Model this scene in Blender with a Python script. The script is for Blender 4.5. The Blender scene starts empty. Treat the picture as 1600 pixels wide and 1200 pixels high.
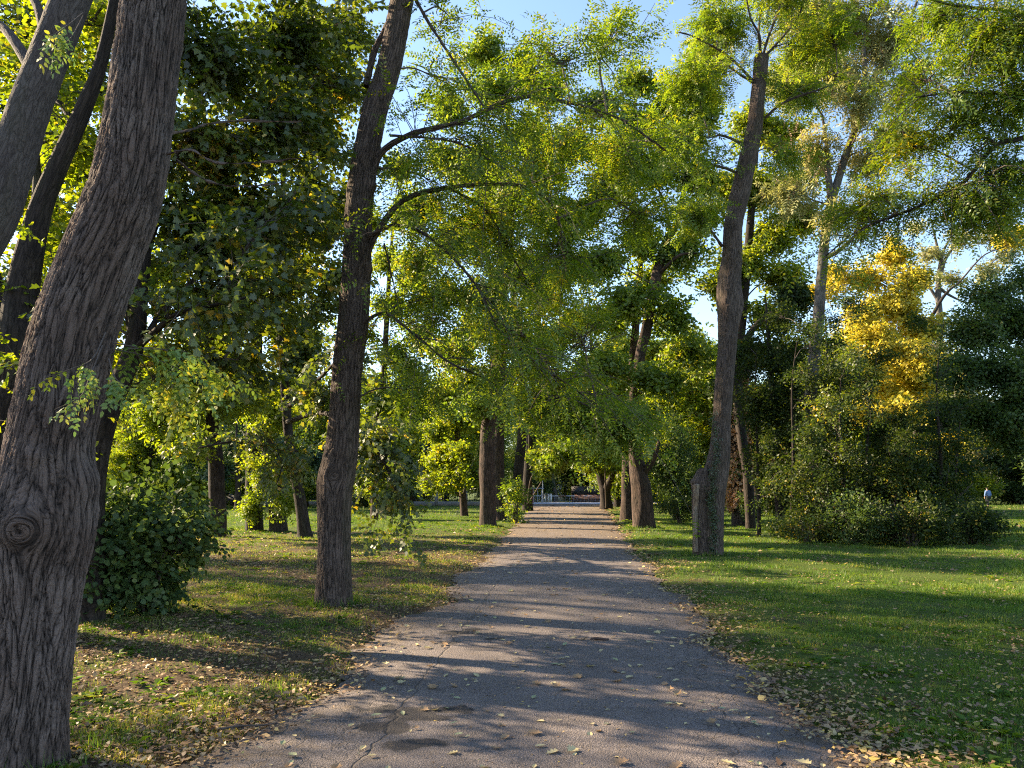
import bpy, math, random
import numpy as np
from mathutils import Vector, noise as mnoise

R = math.radians
sc = bpy.context.scene
col = sc.collection
SEED = 7
rng = np.random.default_rng(SEED)
random.seed(SEED)

# ------------------------------------------------------------------ camera
EYE = 1.6
FPX = 1200.0            # focal length in pixels of the 1600x1200 photograph
PITCH = R(7.78)
cam = bpy.data.cameras.new('camera')
cam.sensor_width = 36.0
cam.lens = 36.0 * FPX / 1600.0
cam.clip_start = 0.05
cam.clip_end = 4000
camo = bpy.data.objects.new('camera', cam)
col.objects.link(camo)
camo.location = (0, 0, EYE)
camo.rotation_euler = (math.pi / 2 + PITCH, 0, 0)
sc.camera = camo

# ------------------------------------------------------------------ sky and sun
SUN_EL = R(27)
SUN_DIR = np.array([-0.90, 0.435])          # horizontal direction towards the sun
SUN_DIR = SUN_DIR / np.linalg.norm(SUN_DIR)
w = bpy.data.worlds.new('World')
sc.world = w
w.use_nodes = True
nt = w.node_tree
bg = nt.nodes['Background']
sky = nt.nodes.new('ShaderNodeTexSky')
sky.sky_type = 'NISHITA'
sky.sun_disc = False
sky.sun_elevation = SUN_EL
sky.sun_rotation = math.atan2(SUN_DIR[0], SUN_DIR[1])
sky.air_density = 1.0
sky.dust_density = 0.3
sky.ozone_density = 2.2
wb = nt.nodes.new('ShaderNodeMix'); wb.data_type = 'RGBA'; wb.blend_type = 'MULTIPLY'; wb.inputs[0].default_value = 1.0
wb.inputs[7].default_value = (1.04, 0.98, 0.95, 1)      # the camera's warm white balance
nt.links.new(sky.outputs[0], wb.inputs[6]); nt.links.new(wb.outputs[2], bg.inputs[0])
bg.inputs[1].default_value = 0.09
sl = bpy.data.lights.new('sun', 'SUN')
sl.energy = 5.0
sl.angle = R(0.6)
sl.color = (1.0, 0.80, 0.54)
so = bpy.data.objects.new('sun', sl)
col.objects.link(so)
d = Vector((SUN_DIR[0] * math.cos(SUN_EL), SUN_DIR[1] * math.cos(SUN_EL), math.sin(SUN_EL)))
so.rotation_euler = d.to_track_quat('Z', 'Y').to_euler()
so.location = (-20, 10, 30)
sc.view_settings.view_transform = 'Standard'
sc.view_settings.look = 'None'
sc.view_settings.exposure = 2.2
sc.view_settings.gamma = 1.0
sc.cycles.max_bounces = 8
sc.cycles.diffuse_bounces = 3
sc.cycles.glossy_bounces = 2
sc.cycles.transmission_bounces = 5
sc.cycles.transparent_max_bounces = 4
sc.cycles.caustics_reflective = False
sc.cycles.caustics_refractive = False
sc.cycles.sample_clamp_indirect = 6.0
sc.cycles.use_denoising = False
sc.cycles.filter_width = 1.15

# ------------------------------------------------------------------ helpers
CP, SP = math.cos(PITCH), math.sin(PITCH)


def W(px, py, Y):
    """world point on the ray of photo pixel (px, py) at world y = Y"""
    x = (px - 800) / FPX
    y = (600 - py) / FPX
    dx, dy, dz = x, CP - y * SP, SP + y * CP
    t = Y / dy
    return np.array([dx * t, Y, EYE + dz * t])


def G(px, py):
    x = (px - 800) / FPX
    y = (600 - py) / FPX
    dx, dy, dz = x, CP - y * SP, SP + y * CP
    t = -EYE / dz
    return np.array([dx * t, dy * t, 0.0])


def link(o, parent=None):
    col.objects.link(o)
    if parent is not None:
        o.parent = parent
    return o


def tag(o, label=None, cat=None, group=None, kind=None):
    if label: o['label'] = label
    if cat: o['category'] = cat
    if group: o['group'] = group
    if kind: o['kind'] = kind
    return o


def empty(name, loc, label, cat, group=None, rz=0.0):
    o = bpy.data.objects.new(name, None)
    o.empty_display_size = 0.3
    col.objects.link(o)
    o.location = loc
    o.rotation_euler = (0, 0, rz)
    return tag(o, label, cat, group)


class MB:
    """collects numpy vertices and faces and builds ONE mesh object"""
    def __init__(s):
        s.v = []; s.n = 0; s.f = []; s.rnd = []; s.bk = []

    def add(s, V, F, rnd=None, bk=None):
        V = np.asarray(V, dtype=np.float32).reshape(-1, 3)
        if not isinstance(F, list): F = [F]
        F = [np.asarray(a, dtype=np.int64) for a in F]
        for a in F: s.f.append(a + s.n)
        m = sum(len(a) for a in F)
        s.rnd.append(np.zeros(m, np.float32) if rnd is None else np.asarray(rnd, np.float32))
        s.bk.append(np.zeros_like(V) if bk is None else np.asarray(bk, np.float32))
        s.v.append(V); s.n += len(V)

    def build(s, name, mat, parent=None, origin=(0, 0, 0), smooth=True, use_rnd=False, use_bk=False):
        V = np.concatenate(s.v) - np.asarray(origin, np.float32)
        me = bpy.data.meshes.new(name)
        me.vertices.add(len(V))
        me.vertices.foreach_set('co', V.ravel())
        sizes = np.concatenate([np.full(len(a), a.shape[1], np.int32) for a in s.f])
        idx = np.concatenate([a.ravel() for a in s.f]).astype(np.int32)
        me.loops.add(len(idx))
        me.loops.foreach_set('vertex_index', idx)
        me.polygons.add(len(sizes))
        st = np.zeros(len(sizes), np.int32); st[1:] = np.cumsum(sizes)[:-1]
        me.polygons.foreach_set('loop_start', st)
        me.polygons.foreach_set('loop_total', sizes)
        if smooth:
            me.polygons.foreach_set('use_smooth', np.ones(len(sizes), bool))
        if use_rnd:
            at = me.attributes.new('rnd', 'FLOAT', 'FACE')
            at.data.foreach_set('value', np.concatenate(s.rnd))
        if use_bk:
            at = me.attributes.new('bk', 'FLOAT_VECTOR', 'POINT')
            at.data.foreach_set('vector', np.concatenate(s.bk).ravel())
        me.update(calc_edges=True)
        me.materials.append(mat)
        o = bpy.data.objects.new(name, me)
        return link(o, parent)


def catmull(P, n):
    P = np.asarray(P, float)
    if len(P) == 2:
        t = np.linspace(0, 1, n)[:, None]
        return P[0] * (1 - t) + P[1] * t
    Q = np.vstack([2 * P[0] - P[1], P, 2 * P[-1] - P[-2]])
    m = len(P) - 1
    t = np.linspace(0, m - 1e-6, n)
    i = t.astype(int); f = (t - i)[:, None]
    a, b, c, d_ = Q[i], Q[i + 1], Q[i + 2], Q[i + 3]
    return 0.5 * ((2 * b) + (-a + c) * f + (2 * a - 5 * b + 4 * c - d_) * f ** 2 + (-a + 3 * b - 3 * c + d_) * f ** 3)


def tube(mb, pts, rad, seg=8, cap=True, bumps=None, flare=None, irregular=0.0, seed=0.0, knots=()):
    """swept tube; bumps: list of (length position 0..1, angle dir vector, height, sigma_len(m))"""
    pts = np.asarray(pts, float); n = len(pts)
    rad = np.broadcast_to(np.asarray(rad, float), (n,)).copy()
    T = np.gradient(pts, axis=0)
    T /= np.linalg.norm(T, axis=1)[:, None] + 1e-9
    ref = np.array([1.0, 0, 0]) if abs(T[0][0]) < 0.8 else np.array([0, 1.0, 0])
    U = ref[None] - T * (T @ ref)[:, None]
    U /= np.linalg.norm(U, axis=1)[:, None] + 1e-9
    Vv = np.cross(T, U)
    a = np.linspace(0, 2 * math.pi, seg, endpoint=False)
    ca, sa = np.cos(a), np.sin(a)
    L = np.concatenate([[0], np.cumsum(np.linalg.norm(np.diff(pts, axis=0), axis=1))])
    rr = np.repeat(rad[:, None], seg, 1)
    if irregular > 0:
        k = 1 + irregular * (np.sin(a[None] * 2 + seed + L[:, None] * 0.7) * 0.5 + np.sin(a[None] * 3 + 1.7 * seed + L[:, None] * 1.3) * 0.4
                             + np.sin(a[None] * 5 + 3.1 * seed - L[:, None] * 2.1) * 0.25 + np.sin(L[:, None] * 3.7 + a[None] + seed) * 0.4)
        rr = rr * k
    D = U[:, None] * ca[None, :, None] + Vv[:, None] * sa[None, :, None]
    if bumps:
        for (lp, dv, h, sg, sa_) in bumps:
            dv = np.asarray(dv, float); dv /= np.linalg.norm(dv)
            dot = np.clip((D * dv).sum(-1), -1, 1)
            ang = np.arccos(dot)
            e = np.exp(-((L[:, None] - lp) / sg) ** 2 - (ang / sa_) ** 2)
            rr = rr + h * e
    if flare:
        fh, famt, nlobes = flare
        e = np.exp(-L / fh)[:, None]
        rr = rr * (1 + e * famt * (1 + 0.5 * np.sin(a[None] * nlobes + seed)))
    V = pts[:, None] + D * rr[..., None]
    bk = np.stack([rad.mean() * ca[None] * np.ones((n, 1)) + seed, rad.mean() * sa[None] * np.ones((n, 1)), L[:, None] * np.ones((1, seg))], -1)
    for (l0, dv, kr) in knots:          # bark grain flows round a healed knot
        dv = np.asarray(dv, float); dv /= np.linalg.norm(dv); pv = np.cross([0, 0, 1.0], dv)
        th = np.arctan2((D * pv).sum(-1), (D * dv).sum(-1)); rm = rad.mean(); uu = th * rm; vv = (L[:, None] - l0) * .75
        rk = np.sqrt(uu ** 2 + vv ** 2) + 1e-4
        fade = np.clip((1.9 - np.abs(th)) / .8, 0, 1)
        psi = uu * (1 - fade * kr * kr / np.maximum(rk, kr) ** 2)
        psi = np.where(rk < kr, (kr - rk) * 1.3, psi)
        zz = np.where(rk < kr, l0 + np.arctan2(vv, uu) * .05, L[:, None])
        bk = np.stack([rm * np.cos(psi / rm) + seed, rm * np.sin(psi / rm), zz], -1)
    i = np.arange(n - 1)[:, None] * seg; j = np.arange(seg)[None]; j2 = (j + 1) % seg
    F = np.stack([i + j, i + j2, i + seg + j2, i + seg + j], -1).reshape(-1, 4)
    faces = [F]
    V = V.reshape(-1, 3); bk = bk.reshape(-1, 3)
    if cap:
        V = np.vstack([V, pts[-1][None] + T[-1] * rad[-1] * 0.3]); bk = np.vstack([bk, bk[-1]])
        c = n * seg
        b = (n - 1) * seg
        faces.append(np.stack([b + np.arange(seg), b + (np.arange(seg) + 1) % seg, np.full(seg, c)], -1))
    mb.add(V, faces, bk=bk)


# ------------------------------------------------------------------ materials
def mat(name):
    m = bpy.data.materials.new(name); m.use_nodes = True
    t = m.node_tree
    for n_ in list(t.nodes): t.nodes.remove(n_)
    out = t.nodes.new('ShaderNodeOutputMaterial')
    return m, t, out


def nd(t, kind, **kw):
    n_ = t.nodes.new(kind)
    for k, v in kw.items():
        if k in n_.inputs: n_.inputs[k].default_value = v
        else: setattr(n_, k, v)
    return n_


def ramp(t, stops, src, interp='LINEAR'):
    r = t.nodes.new('ShaderNodeValToRGB')
    e = r.color_ramp.elements
    r.color_ramp.interpolation = interp
    while len(e) < len(stops): e.new(0.5)
    for i, (p, c) in enumerate(stops):
        e[i].position = p
        e[i].color = (c[0], c[1], c[2], 1) if not isinstance(c, (int, float)) else (c, c, c, 1)
    t.links.new(src, r.inputs[0])
    return r


def mixc(t, fac, a, b, mode='MIX'):
    m_ = t.nodes.new('ShaderNodeMix'); m_.data_type = 'RGBA'; m_.blend_type = mode
    for s_, v in ((m_.inputs[0], fac), (m_.inputs[6], a), (m_.inputs[7], b)):
        if hasattr(v, 'is_output'): t.links.new(v, s_)
        elif isinstance(v, (int, float)): s_.default_value = v
        else: s_.default_value = (v[0], v[1], v[2], 1)
    return m_.outputs[2]


def mth(t, op, a, b=None, c=None):
    m_ = t.nodes.new('ShaderNodeMath'); m_.operation = op
    for s_, v in zip(m_.inputs, (a, b, c)):
        if v is None: continue
        if hasattr(v, 'is_output'): t.links.new(v, s_)
        else: s_.default_value = v
    return m_.outputs[0]


def leaf_mat(name, stops, trans=0.45, gloss=0.05, tint=(1.65, 1.58, 0.47), clump=0.35, cs=0.9):
    m, t, out = mat(name)
    at = nd(t, 'ShaderNodeAttribute', attribute_name='rnd')
    geo = nd(t, 'ShaderNodeNewGeometry')
    ns = nd(t, 'ShaderNodeTexNoise'); ns.inputs['Scale'].default_value = cs; ns.inputs['Detail'].default_value = 2
    t.links.new(geo.outputs['Position'], ns.inputs['Vector'])
    f = mth(t, 'ADD', at.outputs['Fac'], mth(t, 'MULTIPLY', mth(t, 'SUBTRACT', ns.outputs[0], 0.5), clump * 2.4))
    r = ramp(t, stops, f)
    df = nd(t, 'ShaderNodeBsdfDiffuse')
    t.links.new(r.outputs[0], df.inputs[0])
    tr = nd(t, 'ShaderNodeBsdfTranslucent')
    tc = mixc(t, 1.0, r.outputs[0], tint, 'MULTIPLY')
    t.links.new(tc, tr.inputs[0])
    mx = nd(t, 'ShaderNodeMixShader'); mx.inputs[0].default_value = trans
    t.links.new(df.outputs[0], mx.inputs[1]); t.links.new(tr.outputs[0], mx.inputs[2])
    gl = nd(t, 'ShaderNodeBsdfGlossy'); gl.inputs['Roughness'].default_value = 0.5
    gl.inputs['Color'].default_value = (1, 1, 1, 1)
    m2 = nd(t, 'ShaderNodeMixShader'); m2.inputs[0].default_value = gloss
    t.links.new(mx.outputs[0], m2.inputs[1]); t.links.new(gl.outputs[0], m2.inputs[2])
    t.links.new(m2.outputs[0], out.inputs[0])
    return m


def bark_mat(name, ridge, shaded_furrow, scale=26.0, zs=0.13, disp=0.012, patch=(0.15, 0.13, 0.12), moss=0.0, true_disp=False):
    m, t, out = mat(name)
    at = nd(t, 'ShaderNodeAttribute', attribute_name='bk')
    mp = nd(t, 'ShaderNodeMapping'); mp.inputs['Scale'].default_value = (1, 1, zs)
    t.links.new(at.outputs['Vector'], mp.inputs[0])
    wn = nd(t, 'ShaderNodeTexNoise'); wn.inputs['Scale'].default_value = 9; wn.inputs['Detail'].default_value = 3
    t.links.new(mp.outputs[0], wn.inputs['Vector'])
    vs = nd(t, 'ShaderNodeVectorMath', operation='SUBTRACT'); vs.inputs[1].default_value = (.5, .5, .5)
    t.links.new(wn.outputs['Color'], vs.inputs[0])
    vm = nd(t, 'ShaderNodeVectorMath', operation='SCALE'); vm.inputs['Scale'].default_value = 0.15
    t.links.new(vs.outputs[0], vm.inputs[0])
    va = nd(t, 'ShaderNodeVectorMath', operation='ADD')
    t.links.new(mp.outputs[0], va.inputs[0]); t.links.new(vm.outputs[0], va.inputs[1])
    vo = nd(t, 'ShaderNodeTexVoronoi', feature='DISTANCE_TO_EDGE'); vo.inputs['Scale'].default_value = scale
    t.links.new(va.outputs[0], vo.inputs['Vector'])
    r1 = ramp(t, [(0.0, 0.0), (0.13, 0.5), (0.4, 1.0)], vo.outputs['Distance'])
    n2 = nd(t, 'ShaderNodeTexNoise'); n2.inputs['Scale'].default_value = scale * 2.6; n2.inputs['Detail'].default_value = 5; n2.inputs['Roughness'].default_value = 0.62
    t.links.new(va.outputs[0], n2.inputs['Vector'])
    n3 = nd(t, 'ShaderNodeTexNoise'); n3.inputs['Scale'].default_value = 60; n3.inputs['Detail'].default_value = 4; n3.inputs['Roughness'].default_value = 0.7
    t.links.new(at.outputs['Vector'], n3.inputs['Vector'])
    mp2 = nd(t, 'ShaderNodeMapping'); mp2.inputs['Scale'].default_value = (1, 1, 2.6)
    t.links.new(va.outputs[0], mp2.inputs[0])
    vo2 = nd(t, 'ShaderNodeTexVoronoi', feature='DISTANCE_TO_EDGE'); vo2.inputs['Scale'].default_value = scale * 1.9
    t.links.new(mp2.outputs[0], vo2.inputs['Vector'])
    r2 = ramp(t, [(0.0, 0.0), (0.10, 0.6), (0.3, 1.0)], vo2.outputs['Distance'])
    h = mth(t, 'ADD', mth(t, 'MULTIPLY', r1.outputs[0], 0.42), mth(t, 'ADD', mth(t, 'MULTIPLY', n2.outputs[0], 0.62), mth(t, 'ADD', mth(t, 'MULTIPLY', r2.outputs[0], 0.20), mth(t, 'MULTIPLY', n3.outputs[0], 0.26))))
    h = mth(t, 'MULTIPLY', h, 0.93)
    n4 = nd(t, 'ShaderNodeTexNoise'); n4.inputs['Scale'].default_value = 3.0; n4.inputs['Detail'].default_value = 3
    t.links.new(at.outputs['Vector'], n4.inputs['Vector'])
    mask = ramp(t, [(0.42, 0.0), (0.62, 1.0)], n4.outputs[0])
    rc = mixc(t, mask.outputs[0], ridge, patch)
    cr = ramp(t, [(0.42, 0.0), (0.60, .45), (0.82, 1.0)], h)
    c = mixc(t, cr.outputs[0], shaded_furrow, rc)  # furrow colour is darkened to carry the shade inside the crevices
    if moss > 0:
        n5 = nd(t, 'ShaderNodeTexNoise'); n5.inputs['Scale'].default_value = 5; n5.inputs['Detail'].default_value = 5
        t.links.new(mp.outputs[0], n5.inputs['Vector'])
        mm = ramp(t, [(0.52, 0.0), (0.68, moss)], n5.outputs[0])
        c = mixc(t, mm.outputs[0], c, (0.07, 0.085, 0.03))
    b = nd(t, 'ShaderNodeBsdfPrincipled'); b.inputs['Roughness'].default_value = 0.9
    b.inputs['Specular IOR Level'].default_value = 0.25
    t.links.new(c, b.inputs['Base Color'])
    if true_disp:
        dn = nd(t, 'ShaderNodeDisplacement'); dn.inputs['Scale'].default_value = disp; dn.inputs['Midlevel'].default_value = 0.6
        t.links.new(h, dn.inputs['Height']); t.links.new(dn.outputs[0], out.inputs['Displacement'])
        m.displacement_method = 'BOTH'
    else:
        bp = nd(t, 'ShaderNodeBump'); bp.inputs['Distance'].default_value = disp * 1.5; bp.inputs['Strength'].default_value = 1.0
        t.links.new(h, bp.inputs['Height']); t.links.new(bp.outputs[0], b.inputs['Normal'])
    t.links.new(b.outputs[0], out.inputs[0])
    return m


def plain(name, c, rough=0.7, metal=0.0, nscale=8.0, var=0.25, bump=0.0):
    m, t, out = mat(name)
    tc = nd(t, 'ShaderNodeTexCoord')
    n_ = nd(t, 'ShaderNodeTexNoise'); n_.inputs['Scale'].default_value = nscale; n_.inputs['Detail'].default_value = 5
    t.links.new(tc.outputs['Object'], n_.inputs['Vector'])
    r = ramp(t, [(0.3, [x * (1 - var) for x in c]), (0.7, [min(1, x * (1 + var)) for x in c])], n_.outputs[0])
    b = nd(t, 'ShaderNodeBsdfPrincipled'); b.inputs['Roughness'].default_value = rough; b.inputs['Metallic'].default_value = metal
    t.links.new(r.outputs[0], b.inputs['Base Color'])
    if bump:
        bp = nd(t, 'ShaderNodeBump'); bp.inputs['Distance'].default_value = bump
        t.links.new(n_.outputs[0], bp.inputs['Height']); t.links.new(bp.outputs[0], b.inputs['Normal'])
    t.links.new(b.outputs[0], out.inputs[0])
    return m


M = {}
M['bark_big'] = bark_mat('furrowed_bark', (0.115, 0.082, 0.068), (0.010, 0.007, 0.006), 29, 0.11, 0.032, (0.15, 0.115, 0.10), 0.0, True)
M['bark_b'] = bark_mat('straight_bark', (0.105, 0.075, 0.06), (0.012, 0.008, 0.007), 32, 0.09, 0.03, (0.135, 0.10, 0.085), 0.12, True)
M['bark_smooth'] = bark_mat('smooth_bark', (0.085, 0.07, 0.066), (0.035, 0.028, 0.026), 34, 0.22, 0.008, (0.105, 0.09, 0.086), 0.1, True)
M['bark_far'] = bark_mat('far_bark', (0.07, 0.047, 0.037), (0.014, 0.009, 0.007), 16, 0.12, 0.02, (0.10, 0.065, 0.05), 0.1)
M['bark_dark'] = bark_mat('dark_bark', (0.04, 0.03, 0.025), (0.01, 0.007, 0.006), 18, 0.15, 0.015, (0.058, 0.044, 0.037), 0.15)
M['bark_pale'] = bark_mat('pale_bark', (0.11, 0.10, 0.09), (0.04, 0.035, 0.03), 22, 0.16, 0.01, (0.16, 0.145, 0.13), 0.15)
M['wood_sunlit'] = bark_mat('sunlit_weathered_wood', (0.24, 0.17, 0.115), (0.06, 0.04, 0.03), 30, 0.08, 0.01, (0.25, 0.21, 0.17), 0.0, True)
M['twig'] = plain('twig_wood', (0.07, 0.052, 0.042), 0.85, nscale=20)
M['twig_pale'] = plain('pale_twig_wood', (0.2, 0.16, 0.11), 0.85, nscale=20)

M['leaf_pinnate'] = leaf_mat('pinnate_leaf', [(0.0, (0.056, 0.104, 0.013)), (0.5, (0.116, 0.182, 0.018)), (0.85, (0.215, 0.25, 0.024)), (1.0, (0.42, 0.31, 0.03))], 0.5, .03)
M['leaf_maple'] = leaf_mat('maple_leaf', [(0.0, (0.028, 0.05, 0.012)), (0.45, (0.062, 0.098, 0.014)), (0.8, (0.13, 0.16, 0.018)), (1.0, (0.36, 0.24, 0.03))], 0.5, 0.045, (1.9, 1.7, .5))
M['leaf_lime'] = leaf_mat('lime_leaf', [(0.0, (0.08, 0.13, 0.012)), (0.5, (0.17, 0.23, 0.016)), (0.85, (0.28, 0.29, 0.022)), (1.0, (0.44, 0.32, 0.03))], 0.55, .03)
M['leaf_avenue'] = leaf_mat('avenue_leaf', [(0.0, (0.062, 0.11, 0.015)), (0.45, (0.125, 0.193, 0.022)), (0.8, (0.24, 0.275, 0.03)), (1.0, (0.42, 0.31, 0.04))], 0.5, .03)
M['leaf_yellow'] = leaf_mat('yellow_leaf', [(0.0, (0.10, 0.14, 0.03)), (0.2, (0.30, 0.29, 0.04)), (0.45, (0.54, 0.46, 0.05)), (0.85, (0.70, 0.57, 0.07)), (1.0, (0.62, 0.42, 0.06))], 0.4, 0.02, (1.2, 1.15, 0.6))
M['leaf_pale'] = leaf_mat('pale_leaf', [(0.0, (0.15, 0.18, 0.07)), (0.5, (0.31, 0.32, 0.14)), (0.85, (0.44, 0.40, 0.20)), (1.0, (0.36, 0.22, 0.14))], 0.4, 0.03, (1.3, 1.25, .7))
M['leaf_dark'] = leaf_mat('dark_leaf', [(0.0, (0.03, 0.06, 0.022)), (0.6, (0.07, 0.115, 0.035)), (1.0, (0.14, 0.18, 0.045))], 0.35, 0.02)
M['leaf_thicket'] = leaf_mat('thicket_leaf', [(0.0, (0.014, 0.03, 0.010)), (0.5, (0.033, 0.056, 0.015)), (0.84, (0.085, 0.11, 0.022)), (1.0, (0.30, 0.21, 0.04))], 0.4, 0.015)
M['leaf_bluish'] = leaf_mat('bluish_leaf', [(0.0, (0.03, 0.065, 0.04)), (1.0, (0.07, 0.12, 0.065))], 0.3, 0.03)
M['leaf_spray'] = leaf_mat('spray_leaf', [(0.0, (0.09, 0.17, 0.04)), (0.5, (0.2, 0.28, 0.045)), (1.0, (0.5, 0.42, 0.05))], 0.35, 0.04, (1.2, 1.2, 0.6), 0.2, 3.0)
M['leaf_ivy'] = leaf_mat('ivy_leaf', [(0.0, (0.02, 0.045, 0.016)), (1.0, (0.06, 0.09, 0.025))], 0.2, 0.06)
M['leaf_sun_orange'] = leaf_mat('sun_orange_leaf', [(0.0, (0.20, 0.10, 0.05)), (0.6, (0.45, 0.25, 0.13)), (1.0, (0.6, 0.42, 0.24))], 0.2, 0.03)  # ivy leaf with the low sun's orange put into its colour
M['seed'] = leaf_mat('seed_cluster', [(0.0, (0.09, 0.045, 0.03)), (1.0, (0.22, 0.12, 0.07))], 0.2, 0.03)


# ------------------------------------------------------------------ leaf templates:  arrays (nleaf, k, 3)
def kite(p, dr, nrm, ln, wd, fold=0.12, curl=0.0):
    dr = dr / np.linalg.norm(dr)
    sd = np.cross(nrm, dr); sd /= np.linalg.norm(sd) + 1e-9
    up = np.cross(dr, sd)
    m_ = p + dr * ln * 0.45
    return np.array([p, m_ + sd * wd * .5 + up * fold * wd, p + dr * ln - up * curl * ln, m_ - sd * wd * .5 + up * fold * wd])


def leaf6(p, dr, nrm, ln, wd, fold=0.12, curl=0.15):
    dr = dr / np.linalg.norm(dr)
    sd = np.cross(nrm, dr); sd /= np.linalg.norm(sd) + 1e-9
    up = np.cross(dr, sd)
    a, b = p + dr * ln * .28, p + dr * ln * .7 - up * curl * ln * .4
    return np.array([p, a + sd * wd * .5 + up * fold * wd, b + sd * wd * .4 + up * fold * wd, p + dr * ln - up * curl * ln,
                     b - sd * wd * .4 + up * fold * wd, a - sd * wd * .5 + up * fold * wd])


def lobed(p, dr, nrm, ln, wd):
    dr = dr / np.linalg.norm(dr)
    sd = np.cross(nrm, dr); sd /= np.linalg.norm(sd) + 1e-9
    prof = [(0, 0), (.12, .42), (.32, .30), (.52, .5), (.62, .22), (1, 0), (.62, -.22), (.52, -.5), (.32, -.30), (.12, -.42)]
    up = np.cross(dr, sd)
    return np.array([p + dr * ln * a + sd * wd * b + up * abs(b) * wd * .25 - up * a * a * ln * .15 for a, b in prof])


def T_pinnate(npair=6, L=0.24, ll=0.05, lw=0.02, droop=0.25, six=False):
    out = []
    g = np.random.default_rng(3)
    fn = leaf6 if six else kite
    for i in range(npair):
        x = L * (0.2 + 0.75 * i / (npair - 1))
        z = -droop * L * (x / L) ** 2
        for s_ in (-1, 1):
            dr = np.array([0.45, s_ * 1.0, -0.25 + g.normal() * .12])
            out.append(fn(np.array([x, 0, z]), dr, np.array([g.normal() * .2, 0, 1.]), ll * g.uniform(.85, 1.1), lw))
    out.append(fn(np.array([L, 0, -droop * L]), np.array([1., 0, -.4]), np.array([0, 0, 1.]), ll, lw))
    return np.array(out)


def T_cluster(n=7, L=0.3, ll=0.09, lw=0.07, fn=kite, seed=1, spread=1.0):
    g = np.random.default_rng(seed)
    out = []
    for i in range(n):
        x = L * (i + .5) / n
        s_ = -1 if i % 2 else 1
        dr = np.array([0.5 + g.normal() * .2, s_ * spread, -0.45 + g.normal() * .3])
        out.append(fn(np.array([x, s_ * .02, g.normal() * .01]), dr, np.array([g.normal() * .3, g.normal() * .3, 1.]), ll * g.uniform(.7, 1.15), lw * g.uniform(.8, 1.1)))
    return np.array(out)


def T_ball(n=6, r=0.3, ll=0.2, lw=0.13, seed=2):
    g = np.random.default_rng(seed)
    out = []
    for i in range(n):
        p = g.normal(size=3) * r * np.array([.6, .6, .3])
        dr = g.normal(size=3); dr[2] = dr[2] * .5 - .3
        nr = g.normal(size=3) * .6 + np.array([0, 0, 1.])
        out.append(kite(p, dr, nr, ll * g.uniform(.7, 1.2), lw * g.uniform(.8, 1.2)))
    return np.array(out)


TP = {
    'pin': T_pinnate(), 'pin_big': T_pinnate(6, 0.30, 0.075, 0.032, .3), 'pin_near': T_pinnate(7, 0.2, 0.042, 0.021, .35, True),
    'maple': T_cluster(6, .32, .11, .11, lobed, 5), 'round': T_cluster(7, .3, .085, .07, leaf6, 6),
    'far': T_ball(6, .32, .19, .10), 'far_s': T_ball(7, .26, .15, .075, 4), 'vfar': T_ball(6, .6, .36, .24, 5),
    'small': T_cluster(7, .3, .07, .045, kite, 8), 'droop': T_pinnate(5, .34, .13, .04, .6),
    'medium': T_cluster(7, .36, .11, .07, kite, 9),
}


def place(mb, tmpl, pos, dirs, scale, g, up_noise=0.45, rnd_base=None):
    """bake many copies of a leaf template into a mesh"""
    Tm = TP[tmpl] if isinstance(tmpl, str) else tmpl
    N = len(pos)
    if N == 0: return
    X = dirs / (np.linalg.norm(dirs, axis=1)[:, None] + 1e-9)
    Z = np.array([0, 0, 1.0]) + g.normal(size=(N, 3)) * up_noise
    Y = np.cross(Z, X); Y /= np.linalg.norm(Y, axis=1)[:, None] + 1e-9
    Z = np.cross(X, Y)
    Fm = np.stack([X, Y, Z], 1)                    # N,3(axis),3
    nl, k, _ = Tm.shape
    V = np.einsum('lki,nij->nlkj', Tm, Fm) * np.asarray(scale).reshape(-1, 1, 1, 1)
    V = V + g.normal(size=(N, nl, 1, 3)) * 0.008
    V = V + pos[:, None, None, :]
    F = np.arange(N * nl * k).reshape(N * nl, k)
    base = g.random(N) if rnd_base is None else rnd_base
    rnd = np.clip(base[:, None] * 0.55 + g.random((N, nl)) * 0.45, 0, 1).ravel()
    mb.add(V.reshape(-1, 3), F, rnd=rnd)


def inside_ball(g, n, r):
    v = g.normal(size=(n, 3)); v /= np.linalg.norm(v, axis=1)[:, None]
    return v * (g.random(n) ** (1 / 1.5) * g.uniform(.7, 1.5, n))[:, None] * np.asarray(r)[None]


DENS = 1.0


def blob(px, py, Y, rpx, flat=0.75, n=26):
    """foliage mass centred on the point seen at photo pixel (px,py), Y metres away; rpx = half width in px"""
    r = rpx * Y / FPX
    return (W(px, py, Y), (r, r, r * flat), int(n * DENS))


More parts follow.
